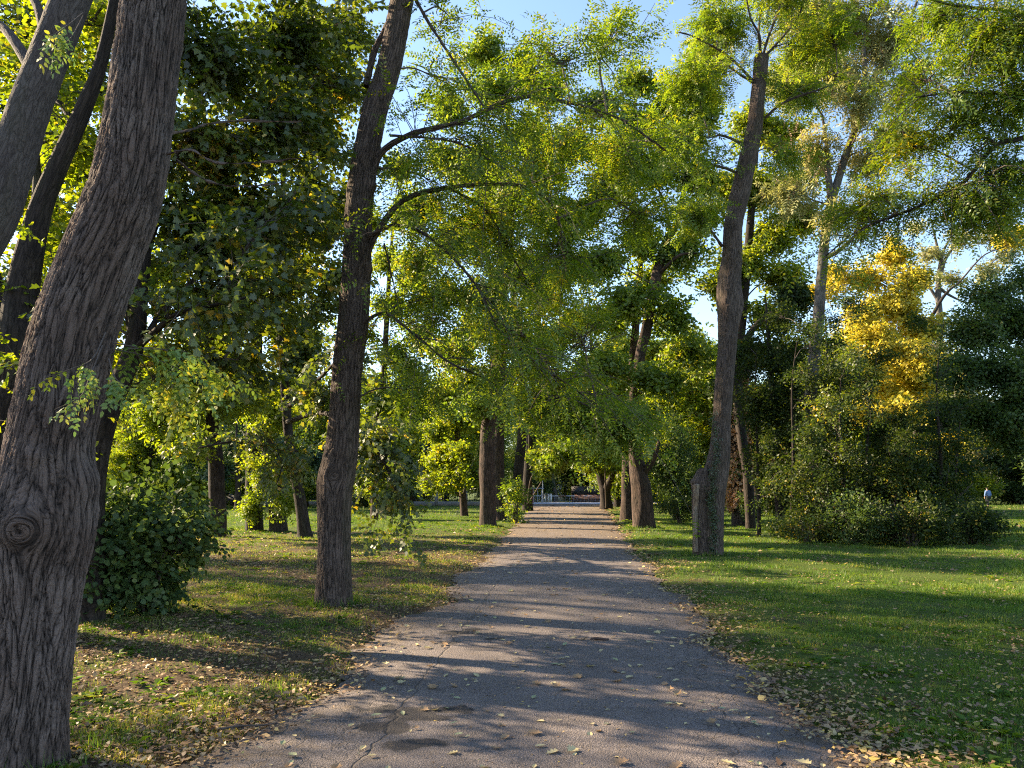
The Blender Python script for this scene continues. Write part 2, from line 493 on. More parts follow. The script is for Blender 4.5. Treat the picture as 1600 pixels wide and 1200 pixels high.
def grow(g, br_mb, lf_mb, spine, blobs, tmpl, spr=9, scale=1.0, limb_r=0.05, droop=0.15, limb_frac=0.9, up_noise=0.45, jit=0.12, subseg=4, tw=0.012):
    """limbs from the spine to each foliage mass, branchlets inside it, leaf sprays along the branchlets"""
    spine = np.asarray(spine)
    for (c, r, n) in blobs:
        hd = np.linalg.norm(spine[:, :2] - c[None, :2], axis=1)
        cost = np.linalg.norm(spine - c[None], axis=1) + 2.5 * np.maximum(0, spine[:, 2] - (c[2] - 0.3 * hd))
        s0 = spine[int(np.argmin(cost))]
        ln = np.linalg.norm(c - s0)
        if ln > 0.4 and limb_r > 0:
            mid = s0 * .55 + c * .45 + np.array([0, 0, 0.12 * ln]) + g.normal(size=3) * .05 * ln
            m2 = s0 * .25 + c * .75 + np.array([0, 0, 0.08 * ln]) + g.normal(size=3) * .05 * ln
            limb = catmull([s0, mid, m2, c], 12)
            lr = limb_r * (0.5 + min(1.0, ln / 5.0) * .6)
            tube(br_mb, limb, np.linspace(lr, lr * .25, 12), 6, cap=False, seed=g.random() * 9)
        else:
            limb = np.array([s0, c])
        q = c[None] + inside_ball(g, n, r)
        P_, D_ = [], []
        for i in range(n):
            k = int(g.integers(max(1, int(len(limb) * .45)), len(limb)))
            a = limb[k]
            dist = np.linalg.norm(q[i] - a)
            m_ = (a + q[i]) * .5 + np.array([0, 0, droop * dist]) + g.normal(size=3) * .08 * dist
            path = catmull([a, m_, q[i]], subseg + 2)
            tube(br_mb, path, np.linspace(tw, tw * .3, subseg + 2), 3, cap=False)
            t = g.uniform(.35, 1.0, spr)
            idx = t * (len(path) - 1); ii = np.minimum(idx.astype(int), len(path) - 2); ff = (idx - ii)[:, None]
            pp = path[ii] * (1 - ff) + path[ii + 1] * ff
            dv = path[ii + 1] - path[ii]
            dv = dv / (np.linalg.norm(dv, axis=1)[:, None] + 1e-9)
            dv = dv * .7 + g.normal(size=(spr, 3)) * np.array([.65, .65, .3]) + np.array([0, 0, -.15])
            P_.append(pp + g.normal(size=(spr, 3)) * jit); D_.append(dv)
        P_ = np.concatenate(P_); D_ = np.concatenate(D_)
        cb = g.random()
        rb = np.clip(g.random(len(P_)) * .7 + cb * .3, 0, 1)
        place(lf_mb, tmpl, P_, D_, g.uniform(.75, 1.2, len(P_)) * scale, g, up_noise, rb)


def dress(g, br_mb, lf_mb, limb, nsub, lo, hi, tmpl, spr=8, scale=1.0, droop=-.25, tw=0.008, start=.2, jit=.05, up_noise=.4):
    """branchlets with leaf sprays along an explicit limb"""
    limb = np.asarray(limb)
    P_, D_ = [], []
    for i in range(nsub):
        k = int(g.integers(int(len(limb) * start), len(limb) - 1))
        a = limb[k]; T = limb[k + 1] - limb[k]; T /= np.linalg.norm(T) + 1e-9
        v = T * .6 + g.normal(size=3) * np.array([.8, .8, .45]); v /= np.linalg.norm(v)
        L = g.uniform(lo, hi)
        path = catmull([a, a + v * L * .5 + np.array([0, 0, .04 * L]), a + v * L + np.array([0, 0, droop * L])], 6)
        tube(br_mb, path, np.linspace(tw, tw * .3, 6), 3, cap=False)
        t = g.uniform(.2, 1.0, spr)
        idx = t * 5; ii = np.minimum(idx.astype(int), 4); ff = (idx - ii)[:, None]
        P_.append(path[ii] * (1 - ff) + path[ii + 1] * ff + g.normal(size=(spr, 3)) * jit)
        dv = path[ii + 1] - path[ii]; dv /= np.linalg.norm(dv, axis=1)[:, None] + 1e-9
        D_.append(dv * .7 + g.normal(size=(spr, 3)) * np.array([.6, .6, .3]) + np.array([0, 0, -.15]))
    P_ = np.concatenate(P_); D_ = np.concatenate(D_)
    place(lf_mb, tmpl, P_, D_, g.uniform(.8, 1.15, len(P_)) * scale, g, up_noise)


class Tree:
    def __init__(s, name, label, cat, base, group=None, seed=0, bark='bark_far', leaf='leaf_avenue', part='crown'):
        s.g = np.random.default_rng(seed + 100)
        s.base = np.asarray(base, float)
        s.root = empty(name, tuple(s.base), label, cat, group)
        s.bark = M[bark]; s.leafm = M[leaf]
        s.br = MB(); s.lf = MB(); s.spines = []; s.part = part; s.seed = seed

    def _local(s, o):
        return o

    def trunk(s, pts, rad, seg=24, n=60, bumps=None, flare=(0.25, 0.35, 5), irregular=0.05, cap=True, name='trunk', mat_=None, spine=True, knots=()):
        P_ = catmull(pts, n)
        rr = np.interp(np.linspace(0, len(pts) - 1, n), range(len(pts)), rad)
        # smooth the radius profile
        k = max(1, n // 30); ker = np.ones(2 * k + 1) / (2 * k + 1)
        rr = np.convolve(np.pad(rr, k, mode='edge'), ker, 'valid')
        mb = MB()
        tube(mb, P_, rr, seg, cap, bumps, flare, irregular, seed=s.seed * 1.37, knots=knots)
        o = mb.build(name, mat_ or s.bark, s.root, s.base, use_bk=True)
        if spine: s.spines.append(P_)
        return P_

    def limb(s, pts, r0, r1, seg=8, n=26, name='limb', wig=0.0):
        P_ = catmull(pts, n)
        if wig: P_ = P_ + np.cumsum(s.g.normal(size=P_.shape) * wig, 0) * np.linspace(0, 1, n)[:, None]
        mb = MB()
        tube(mb, P_, np.linspace(r0, r1, n), seg, seed=s.g.random() * 9, irregular=.06)
        mb.build(name, s.bark, s.root, s.base, use_bk=True)
        s.spines.append(P_)
        return P_

    def grow(s, blobs, tmpl, **kw):
        grow(s.g, s.br, s.lf, np.concatenate(s.spines), blobs, tmpl, **kw)

    def done(s):
        if s.br.n:
            o = s.br.build('branchlets', M['twig'], s.root, s.base); tag(o, kind='stuff')
        if s.lf.n:
            s.lf.build(s.part, s.leafm, s.root, s.base, use_rnd=True, smooth=False)
        return s.root


def copy_tree(o, loc, rz, sx, sz, label, group=None):
    r = o.copy(); col.objects.link(r); r.location = loc; r.rotation_euler = (0, 0, rz); r.scale = (sx, sx, sz)
    r['label'] = label
    if group: r['group'] = group
    for ch in o.children:
        c = ch.copy(); col.objects.link(c); c.parent = r
    return r

# ------------------------------------------------------------------ ground
def pc(y): return -0.205 + 0.075 * y
def phw(y): return 1.85 + np.maximum(0, y - 20) * 0.03


def vn(x, y, s=0.0):
    return (np.sin(x * 1.3 + 1.7 * np.sin(y * .9 + s) + s) + np.sin(y * 1.1 + 1.4 * np.sin(x * 1.2 - s) + 2 * s) + .6 * np.sin(x * 2.9 + y * 2.3 + s)
            + .4 * np.sin(x * 5.3 - y * 4.1 + 3 * s)) / 3.0


def edge_off(y, side):
    return (0.42 * np.exp(-((y - 3.6) / 1.9) ** 2) if side < 0 else 0) + 0.10 * np.sin(y * 1.1 + side * 2) + 0.07 * np.sin(y * 2.7 + side) + 0.04 * np.sin(y * 6.1 + 3 * side) + (0.12 * np.exp(-((y - 9.3) / .8) ** 2) - 0.18 * np.exp(-((y - 11.5) / 1.2) ** 2) if side < 0 else 0)


def edist(x, y):
    """distance outside the path edge (negative on the path)"""
    c = pc(y); h = phw(y)
    return np.where(x < c, (c - h - edge_off(y, -1)) - x, x - (c + h + edge_off(y, 1)))


def gz(x, y):
    x = np.asarray(x, float); y = np.asarray(y, float)
    e = edist(x, y)
    off = np.clip((e + 0.02) / 0.5, 0, 1); off = off * off * (3 - 2 * off)
    far = np.clip((78 - y) / 8, 0, 1)
    near = np.clip((y + 30) / 20, 0, 1)
    z = -0.04 + off * (0.055 + 0.035 * vn(x * .8, y * .8) + 0.014 * vn(x * 3.3, y * 3.1, 2.0)) * far * near
    z = z + off * 0.10 * np.clip((x - 9) / 10, 0, 1) * np.clip((22 - y) / 8, 0, 1)
    return np.where(y > 86, -0.04, z)


def axis_pts(lo, hi, step, outer):
    a = list(np.arange(lo, hi + 1e-6, step))
    s_ = step; p_ = hi
    while p_ < outer: s_ *= 1.25; p_ += s_; a.append(p_)
    s_ = step; p_ = lo
    pre = []
    while p_ > -outer: s_ *= 1.25; p_ -= s_; pre.append(p_)
    return np.array(pre[::-1] + a)


gxs = axis_pts(-12, 14, .12, 1500); gys = axis_pts(0, 40, .14, 1500)
XX, YY = np.meshgrid(gxs, gys)
ZZ = gz(XX, YY)
gm = MB()
nx, ny = len(gxs), len(gys)
i = np.arange(ny - 1)[:, None] * nx; j = np.arange(nx - 1)[None]
gm.add(np.stack([XX, YY, ZZ], -1).reshape(-1, 3), np.stack([i + j, i + j + 1, i + j + nx + 1, i + j + nx], -1).reshape(-1, 4))

m, t, out = mat('ground_soil_and_turf')
geo = nd(t, 'ShaderNodeNewGeometry')
n1 = nd(t, 'ShaderNodeTexNoise'); n1.inputs['Scale'].default_value = 1.4; n1.inputs['Detail'].default_value = 6; n1.inputs['Roughness'].default_value = .65
n2 = nd(t, 'ShaderNodeTexNoise'); n2.inputs['Scale'].default_value = 22; n2.inputs['Detail'].default_value = 6; n2.inputs['Roughness'].default_value = .7
n3 = nd(t, 'ShaderNodeTexVoronoi'); n3.inputs['Scale'].default_value = 26
for n_ in (n1, n2, n3): t.links.new(geo.outputs['Position'], n_.inputs['Vector'])
sx = nd(t, 'ShaderNodeSeparateXYZ'); t.links.new(geo.outputs['Position'], sx.inputs[0])
side = mth(t, 'MULTIPLY', mth(t, 'SUBTRACT', sx.outputs['X'], mth(t, 'MULTIPLY', sx.outputs['Y'], 0.075)), 0.04)
cl = nd(t, 'ShaderNodeClamp'); cl.inputs['Min'].default_value = -.12; cl.inputs['Max'].default_value = .16
t.links.new(side, cl.inputs[0])
fary = nd(t, 'ShaderNodeMapRange'); fary.inputs[1].default_value = 22; fary.inputs[2].default_value = 34; fary.inputs[4].default_value = .28
t.links.new(sx.outputs['Y'], fary.inputs[0])
f = mth(t, 'ADD', mth(t, 'ADD', n1.outputs[0], cl.outputs[0]), mth(t, 'ADD', fary.outputs[0], .05))
gr = ramp(t, [(.46, 0.0), (.62, 1.0)], f)
soil = ramp(t, [(.3, (.035, .024, .015)), (.5, (.085, .058, .036)), (.72, (.16, .115, .07))], n2.outputs[0])
turf = ramp(t, [(.3, (.035, .05, .01)), (.6, (.075, .105, .018)), (.8, (.13, .14, .03))], n2.outputs[0])
c = mixc(t, gr.outputs[0], soil.outputs[0], turf.outputs[0])
b = nd(t, 'ShaderNodeBsdfPrincipled'); b.inputs['Roughness'].default_value = .95; b.inputs['Specular IOR Level'].default_value = .1
t.links.new(c, b.inputs['Base Color'])
bp = nd(t, 'ShaderNodeBump'); bp.inputs['Distance'].default_value = .03
t.links.new(n2.outputs[0], bp.inputs['Height']); t.links.new(bp.outputs[0], b.inputs['Normal'])
t.links.new(b.outputs[0], out.inputs[0])
M['ground'] = m
tag(gm.build('ground', m), kind='structure')

# asphalt path
STAINS = [(G(640, 1118), .34), (G(600, 1138), .22), (G(690, 1112), .22), (G(720, 990), .2), (G(735, 985), .14), (G(640, 1165), .2), (G(770, 1000), .13), (G(700, 1005), .12)]
m, t, out = mat('worn_asphalt')
geo = nd(t, 'ShaderNodeNewGeometry'); P0 = geo.outputs['Position']
na = nd(t, 'ShaderNodeTexNoise'); na.inputs['Scale'].default_value = 105; na.inputs['Detail'].default_value = 4; na.inputs['Roughness'].default_value = .75
nb = nd(t, 'ShaderNodeTexNoise'); nb.inputs['Scale'].default_value = 2.2; nb.inputs['Detail'].default_value = 7; nb.inputs['Roughness'].default_value = .6
nv = nd(t, 'ShaderNodeTexVoronoi'); nv.inputs['Scale'].default_value = 95
for n_ in (na, nb, nv): t.links.new(P0, n_.inputs['Vector'])
base = ramp(t, [(.36, (.045, .036, .035)), (.5, (.145, .12, .113)), (.64, (.29, .245, .225))], na.outputs[0])
tone = ramp(t, [(.3, .68), (.7, 1.12)], nb.outputs[0])
c = mixc(t, 1.0, base.outputs[0], tone.outputs[0], 'MULTIPLY')
sp = ramp(t, [(0.0, 1.0), (.16, 0.0)], nv.outputs['Distance'])
sc_ = ramp(t, [(.62, 0.0), (.7, .8)], na.outputs[0])
c = mixc(t, mth(t, 'MULTIPLY', sp.outputs[0], sc_.outputs[0]), c, (.42, .39, .35))
# cracks
wn = nd(t, 'ShaderNodeTexNoise'); wn.inputs['Scale'].default_value = 3.5; wn.inputs['Detail'].default_value = 4
t.links.new(P0, wn.inputs['Vector'])
wv = nd(t, 'ShaderNodeVectorMath', operation='SCALE'); wv.inputs['Scale'].default_value = .5
t.links.new(wn.outputs['Color'], wv.inputs[0])
wa = nd(t, 'ShaderNodeVectorMath', operation='ADD'); t.links.new(P0, wa.inputs[0]); t.links.new(wv.outputs[0], wa.inputs[1])
vc = nd(t, 'ShaderNodeTexVoronoi', feature='DISTANCE_TO_EDGE'); vc.inputs['Scale'].default_value = 1.15
t.links.new(wa.outputs[0], vc.inputs['Vector'])
ck = ramp(t, [(0.0, 1.0), (.007, 0.0)], vc.outputs['Distance'])
vc2 = nd(t, 'ShaderNodeTexVoronoi', feature='DISTANCE_TO_EDGE'); vc2.inputs['Scale'].default_value = 5.5
mpc = nd(t, 'ShaderNodeMapping'); mpc.inputs['Scale'].default_value = (1, .5, 1); t.links.new(wa.outputs[0], mpc.inputs[0]); t.links.new(mpc.outputs[0], vc2.inputs['Vector'])
ck2 = ramp(t, [(0.0, 1.0), (.035, 0.0)], vc2.outputs['Distance'])
sx = nd(t, 'ShaderNodeSeparateXYZ'); t.links.new(P0, sx.inputs[0])
lat = mth(t, 'ADD', mth(t, 'SUBTRACT', sx.outputs['X'], mth(t, 'MULTIPLY', sx.outputs['Y'], .075)), .205)
rs = nd(t, 'ShaderNodeMapRange'); rs.inputs[1].default_value = .75; rs.inputs[2].default_value = 1.25; t.links.new(lat, rs.inputs[0])
ls = nd(t, 'ShaderNodeMapRange'); ls.inputs[1].default_value = -.95; ls.inputs[2].default_value = -1.3; ls.inputs[4].default_value = .7; t.links.new(lat, ls.inputs[0])
edge = mth(t, 'MAXIMUM', rs.outputs[0], ls.outputs[0])
crack = mth(t, 'MAXIMUM', mth(t, 'MULTIPLY', ck.outputs[0], .3), mth(t, 'MULTIPLY', ck2.outputs[0], mth(t, 'MULTIPLY', edge, .75)))
# long seam on the left of the path
sw = mth(t, 'ADD', mth(t, 'ADD', lat, 1.05), mth(t, 'MULTIPLY', mth(t, 'SUBTRACT', wn.outputs[0], .5), .22))
seam = ramp(t, [(0.0, 1.0), (.014, 0.0)], mth(t, 'ABSOLUTE', sw))
crack = mth(t, 'MAXIMUM', crack, mth(t, 'MULTIPLY', seam.outputs[0], .75))
c = mixc(t, crack, c, (.025, .021, .018))
# oil and damp stains with their own shapes
st = None
ns = nd(t, 'ShaderNodeTexNoise'); ns.inputs['Scale'].default_value = 5; ns.inputs['Detail'].default_value = 5; t.links.new(P0, ns.inputs['Vector'])
for p, r_ in STAINS:
    dv = nd(t, 'ShaderNodeVectorMath', operation='SUBTRACT'); t.links.new(P0, dv.inputs[0]); dv.inputs[1].default_value = tuple(p)
    sc2 = nd(t, 'ShaderNodeVectorMath', operation='MULTIPLY'); t.links.new(dv.outputs[0], sc2.inputs[0]); sc2.inputs[1].default_value = (1, 1.5, 0)
    le = nd(t, 'ShaderNodeVectorMath', operation='LENGTH'); t.links.new(sc2.outputs[0], le.inputs[0])
    e = mth(t, 'ADD', mth(t, 'DIVIDE', le.outputs['Value'], r_), mth(t, 'MULTIPLY', mth(t, 'SUBTRACT', ns.outputs[0], .5), 3.2))
    k = ramp(t, [(.7, 1.0), (1.1, 0.0)], e).outputs[0]
    st = k if st is None else mth(t, 'MAXIMUM', st, k)
c = mixc(t, mth(t, 'MULTIPLY', st, .86), c, (.022, .019, .02))
# dusty leaf crumbs on the far stretch and along the edges
dm = nd(t, 'ShaderNodeMapRange'); dm.inputs[1].default_value = 15; dm.inputs[2].default_value = 30; dm.inputs[4].default_value = .35; t.links.new(sx.outputs['Y'], dm.inputs[0])
ea = nd(t, 'ShaderNodeMapRange'); ea.inputs[1].default_value = 1.2; ea.inputs[2].default_value = 1.95; ea.inputs[4].default_value = .3
t.links.new(mth(t, 'ABSOLUTE', lat), ea.inputs[0])
nd2 = nd(t, 'ShaderNodeTexNoise'); nd2.inputs['Scale'].default_value = 7; nd2.inputs['Detail'].default_value = 8; nd2.inputs['Roughness'].default_value = .75; t.links.new(P0, nd2.inputs['Vector'])
dr = ramp(t, [(.55, 0.0), (.72, 1.0)], mth(t, 'ADD', nd2.outputs[0], mth(t, 'MULTIPLY', mth(t, 'ADD', dm.outputs[0], ea.outputs[0]), .55)))
dc = ramp(t, [(.3, (.08, .055, .036)), (.7, (.22, .16, .10))], na.outputs[0])
c = mixc(t, mth(t, 'MULTIPLY', dr.outputs[0], .8), c, dc.outputs[0])
b = nd(t, 'ShaderNodeBsdfPrincipled'); b.inputs['Roughness'].default_value = .82; b.inputs['Specular IOR Level'].default_value = .35
t.links.new(c, b.inputs['Base Color'])
hh = mth(t, 'SUBTRACT', mth(t, 'ADD', mth(t, 'MULTIPLY', na.outputs[0], .8), mth(t, 'MULTIPLY', nv.outputs['Distance'], .6)), mth(t, 'MULTIPLY', crack, 1.6))
bp = nd(t, 'ShaderNodeBump'); bp.inputs['Distance'].default_value = .010; bp.inputs['Strength'].default_value = 1
t.links.new(hh, bp.inputs['Height']); t.links.new(bp.outputs[0], b.inputs['Normal'])
t.links.new(b.outputs[0], out.inputs[0])
M['asphalt'] = m
pm = MB()
ys = np.concatenate([np.arange(-25, 0, .5), np.arange(0, 84, .07)])
nl = 15
rows = []
for y_ in ys:
    c_ = pc(y_); h_ = float(phw(y_))
    jit = .03 * math.sin(y_ * 17.3) + .025 * math.sin(y_ * 31.7 + 1)
    xl = c_ - h_ - edge_off(y_, -1) - jit; xr = c_ + h_ + edge_off(y_, 1) + .03 * math.sin(y_ * 23.1) + .02 * math.sin(y_ * 41)
    u = np.linspace(0, 1, nl)
    xs = xl + (xr - xl) * u
    zz = 0.012 * np.sin(math.pi * u) + 0.004 * vn(xs * 2, np.full(nl, y_) * 2) - .025 * ((np.abs(u - .5) * 2) ** 12)
    rows.append(np.stack([xs, np.full(nl, y_), zz], -1))
i = np.arange(len(ys) - 1)[:, None] * nl; j = np.arange(nl - 1)[None]
pm.add(np.concatenate(rows), np.stack([i + j, i + j + 1, i + j + nl + 1, i + j + nl], -1).reshape(-1, 4))
tag(pm.build('path', M['asphalt']), kind='structure')

# pale road crossing beyond the end of the path
rm = MB()
u = np.linspace(0, 1, 40)
A = np.stack([-2 + 20 * u, 83.0 + 4.5 * u ** 2 * 1.0 + 0 * u, np.full(40, -.004)], -1)
Bq = np.stack([-3 + 26 * u, np.full(40, 96.0), np.full(40, -.004)], -1)
rm.add(np.concatenate([A, Bq]), np.stack([np.arange(39), np.arange(1, 40), 41 + np.arange(39), 40 + np.arange(39)], -1))
M['road'] = plain('pale_road', (.42, .42, .45), .8, nscale=2, var=.1)
tag(rm.build('road', M['road']), kind='structure')


# ------------------------------------------------------------------ grass, litter
def scatter(n, y0, y1, g, margin=1.3, power=1.0, lo=-1, hi=1):
    u = g.random(n)
    if power == 1.0: y = y0 * (y1 / y0) ** u
    else: y = (y0 ** (1 - power) + u * (y1 ** (1 - power) - y0 ** (1 - power))) ** (1 / (1 - power))
    half = 0.667 * margin
    x = y * (g.uniform(lo, hi, n) * half)
    return x, y


g = np.random.default_rng(11)
m = leaf_mat('grass_blade', [(0.0, (.038, .082, .012)), (.45, (.082, .16, .018)), (.8, (.15, .22, .025)), (1.0, (.36, .30, .10))], .45, .02, (1.6, 1.5, .5), .42, 1.3)
gb = MB()


def blades(n, y0, y1, h0, h1, wk, near, power=1.0):
    x, y = scatter(n, y0, y1, g, power=power)
    e = edist(x, y)
    lawn = vn(x * .9, y * .9, 1.3) + .35 * vn(x * 4.3, y * 3.7, 2.2)
    leftness = x < pc(y)
    dens = np.where(leftness, np.clip(.66 + .8 * lawn, .14, 1) * np.where(y > 31, 2.2, 1) , np.clip(.75 + .7 * lawn, .25, 1))
    dens = dens * np.clip(e / .5 + .15, 0, 1)
    dens = np.where((~leftness) & (e < 1.1), dens * np.clip(.35 + .9 * vn(x * 3, y * 2.5, 4.0) + .3 * e, .1, 1), dens)
    dens = np.where((y > 81) & (x > -4), 0, dens)
    k = g.random(n) < dens
    x, y = x[k], y[k]; n = len(x)
    z = gz(x, y) - .008
    a = g.uniform(0, 2 * math.pi, n)
    tall = np.clip(1 + .8 * vn(x * 1.7, y * 1.7, 5) + .7 * vn(x * 6.1, y * 5.3, 8), .35, 2.6)
    tall = np.where(x < pc(y), tall * .8, tall)
    h = g.uniform(h0, h1, n) * tall
    lean = g.uniform(.15, .9, n) * h
    wd = wk * np.maximum(1, y / 7.0) * g.uniform(.7, 1.3, n)
    dx, dy = np.cos(a), np.sin(a)
    b_ = g.uniform(0, 2 * math.pi, n); lx, ly = np.cos(b_), np.sin(b_)
    p0 = np.stack([x, y, z], 1); sd = np.stack([dx, dy, 0 * x], 1) * wd[:, None] * .5
    mid = p0 + np.stack([lx * lean * .3, ly * lean * .3, h * .6], 1)
    tip = p0 + np.stack([lx * lean, ly * lean, h * (1 - .3 * lean / h)], 1)
    rnd = np.clip(g.random(n) * .85 + .12 * vn(x * .5, y * .5, 7) + np.where((x < pc(y)) & (y < 28), .22, 0) + .3 * np.exp(-(np.maximum(edist(x, y), 0) / .7)), 0, 1)
    if near:
        V = np.stack([p0 - sd, p0 + sd, mid + sd * .8, mid - sd * .8, tip], 1).reshape(-1, 3)
        o = np.arange(n)[:, None] * 5
        gb.add(V, [o + np.array([[0, 1, 2, 3]]), o + np.array([[3, 2, 4]])], rnd=np.concatenate([rnd, rnd]))
    else:
        V = np.stack([p0 - sd, p0 + sd, tip], 1).reshape(-1, 3)
        gb.add(V, np.arange(n)[:, None] * 3 + np.array([[0, 1, 2]]), rnd=rnd)


blades(520000, 3.4, 13, .022, .060, .0036, True, 0.5)
blades(560000, 11, 45, .035, .08, .0050, False, 0.7)
blades(120000, 40, 110, .09, .18, .0042, False, 0.8)
xw, yw = scatter(9000, 4, 40, g, power=.8)
kk = (edist(xw, yw) > .3) & (g.random(9000) < np.clip(.3 + .8 * vn(xw * 1.4, yw * 1.4, 3.3), 0, 1))
xw, yw = xw[kk], yw[kk]
rz_ = g.uniform(0, 6.28, len(xw))
T_weed = np.array([kite(np.zeros(3), np.array([math.cos(a_), math.sin(a_), .35 + .3 * (k_ % 2)]), np.array([0, 0, 1.]), .07, .035, .1, .3) for k_, a_ in enumerate(np.linspace(0, 5.4, 6))])
place(gb, T_weed, np.stack([xw, yw, gz(xw, yw) + .004], 1), np.stack([np.cos(rz_), np.sin(rz_), 0 * rz_], 1), g.uniform(.6, 1.4, len(xw)) * np.maximum(1, yw / 16), g, .15)
for (bx_, by_, br_) in ((W(40, 1180, 4.75)[0], 4.75, .32), (W(521, 945, 10.9)[0], 10.9, .26), (W(1100, 868, 19)[0], 19, .42), (W(762, 824, 33)[0], 33, .5), (W(1006, 826, 32)[0], 32, .6)):
    n_ = 900; a_ = g.uniform(0, 6.28, n_); q_ = br_ + np.abs(g.normal(size=n_)) * .09
    tx, ty = bx_ + np.cos(a_) * q_, by_ + np.sin(a_) * q_
    keep = vn(tx * 9, ty * 9, 1) + .5 * g.normal(size=n_) > .1; tx, ty = tx[keep], ty[keep]; n_ = len(tx)
    p0 = np.stack([tx, ty, gz(tx, ty) - .01], 1); a_ = g.uniform(0, 6.28, n_); hh_ = g.uniform(.05, .16, n_)
    sd = np.stack([np.cos(a_), np.sin(a_), 0 * a_], 1) * (.003 + .0003 * by_); tip = p0 + np.stack([g.normal(size=n_) * .4 * hh_, g.normal(size=n_) * .4 * hh_, hh_], 1)
    gb.add(np.stack([p0 - sd, p0 + sd, tip], 1).reshape(-1, 3), np.arange(n_)[:, None] * 3 + np.array([[0, 1, 2]]), rnd=g.random(n_) * .8)
tag(gb.build('grass', m, use_rnd=True, smooth=False), 'short green lawn grass growing on both sides of the path', 'grass', kind='stuff')

# litter carpet
lm = leaf_mat('fallen_leaf', [(0.0, (.07, .042, .025)), (.3, (.17, .10, .055)), (.55, (.32, .21, .11)), (.8, (.46, .34, .15)), (1.0, (.56, .40, .08))], .15, .05, (1, 1, .8), .12, 2.0)
lb = MB()


def litter(n, y0, y1, size, power, mode):
    x, y = scatter(n, y0, y1, g, power=power)
    e = edist(x, y); left = x < pc(y)
    cl_ = vn(x * 1.1, y * 1.1, 9.0)
    if mode == 'verge':
        dens = np.where(left, np.clip(.62 + .55 * cl_, .08, 1) * np.clip(1.25 - y / 60, .3, 1), np.clip(.12 + .30 * cl_ + .85 * np.exp(-(np.maximum(e, 0) / .42) ** 1.3), .03, 1))
        dens = dens * (e > -.22) * np.where(e < 0, .6, 1)
        dens = np.where((y > 31) & left, dens * .15, dens)
    elif mode == 'edge':
        dens = np.where(left, .5, 1.0) * np.exp(-(np.abs(e - .02) / np.where(left, .16, .20)) ** 1.5) * np.clip(.5 + .9 * vn(x * 2.2, y * 1.6, 3), .05, 1)
    elif mode == 'crumb':
        dens = (e < -.02) * np.clip(.35 + .5 * vn(x * 2, y * 2, 6), .1, 1)
    else:
        dens = (e < -.05) * np.clip((y - 15) / 20, 0.04, 1)
    dens = dens * (y < 82)
    k = g.random(n) < dens
    x, y = x[k], y[k]; n = len(x)
    e = edist(x, y)
    z = np.where(e < -.02, 0.016, np.maximum(gz(x, y), 0.0) + np.where(e > .15, g.uniform(.004, .035, n), .012))
    s = size * g.uniform(.55, 1.35, n) * np.maximum(1, y / 14)
    a = g.uniform(0, 2 * math.pi, n)
    X = np.stack([np.cos(a), np.sin(a), g.normal(size=n) * .22], 1)
    Tm = np.array([[-.5, 0, 0], [-.2, .26, .10], [.18, .24, .08], [.5, 0, .03], [.18, -.24, .10], [-.2, -.26, .06]])[None]
    Z = np.stack([g.normal(size=n) * .3, g.normal(size=n) * .3, np.ones(n)], 1)
    Yv = np.cross(Z, X); Yv /= np.linalg.norm(Yv, axis=1)[:, None]; X = X / np.linalg.norm(X, axis=1)[:, None]; Z = np.cross(X, Yv)
    Fm = np.stack([X, Yv, Z], 1)
    asp = g.uniform(.5, 1.2, n)
    T2 = np.repeat(Tm, n, 0) * np.stack([np.ones(n), asp, g.uniform(-.5, 2.2, n)], 1)[:, None, :]
    T2 = T2 + g.normal(size=T2.shape) * np.array([.07, .07, .06])
    V = np.einsum('nki,nij->nkj', T2, Fm) * s[:, None, None] + np.stack([x, y, z], 1)[:, None]
    r_ = np.clip(g.beta(1.3, 1.9, n) + np.where(x > pc(y), .14, 0), 0, 1)
    lb.add(V.reshape(-1, 3), np.arange(n * 6).reshape(n, 6), rnd=r_)


litter(120000, 3.4, 20, .042, .6, 'verge')
litter(30000, 15, 70, .06, .8, 'verge')
litter(120000, 3.4, 50, .06, .9, 'edge')
litter(9000, 8, 82, .05, .7, 'path')
litter(12000, 3.6, 40, .02, .9, 'crumb')
tag(lb.build('fallen_leaves', lm, use_rnd=True, smooth=False), 'dry tan and yellow fallen leaves strewn over the verges', 'leaf litter', kind='stuff')

# single leaves lying on the near asphalt, each a thing of its own
def leaf_mesh(name, prof, curl, m_, size):
    """a thin curved leaf blade: profile (x, halfwidth), with a stalk"""
    bm_v, bm_f = [], []
    n_ = len(prof)
    for x_, w_ in prof:
        for k_ in (-1, -.5, 0, .5, 1):
            bm_v.append((x_ * size, w_ * k_ * size, (abs(k_) * w_ * .35 + curl * (x_ - .5) ** 2) * size + .001))
    for a_ in range(n_ - 1):
        for k_ in range(4):
            q = a_ * 5 + k_
            bm_f.append((q, q + 1, q + 6, q + 5))
    o_ = len(bm_v)
    bm_v += [(0, -.008 * size, .002), (0, .008 * size, .002), (-.3 * size, .03 * size, .004), (-.3 * size, .015 * size, .004)]
    bm_f.append((o_, o_ + 1, o_ + 2, o_ + 3))
    me = bpy.data.meshes.new(name)
    me.from_pydata(bm_v, [], bm_f); me.materials.append(m_)
    return me


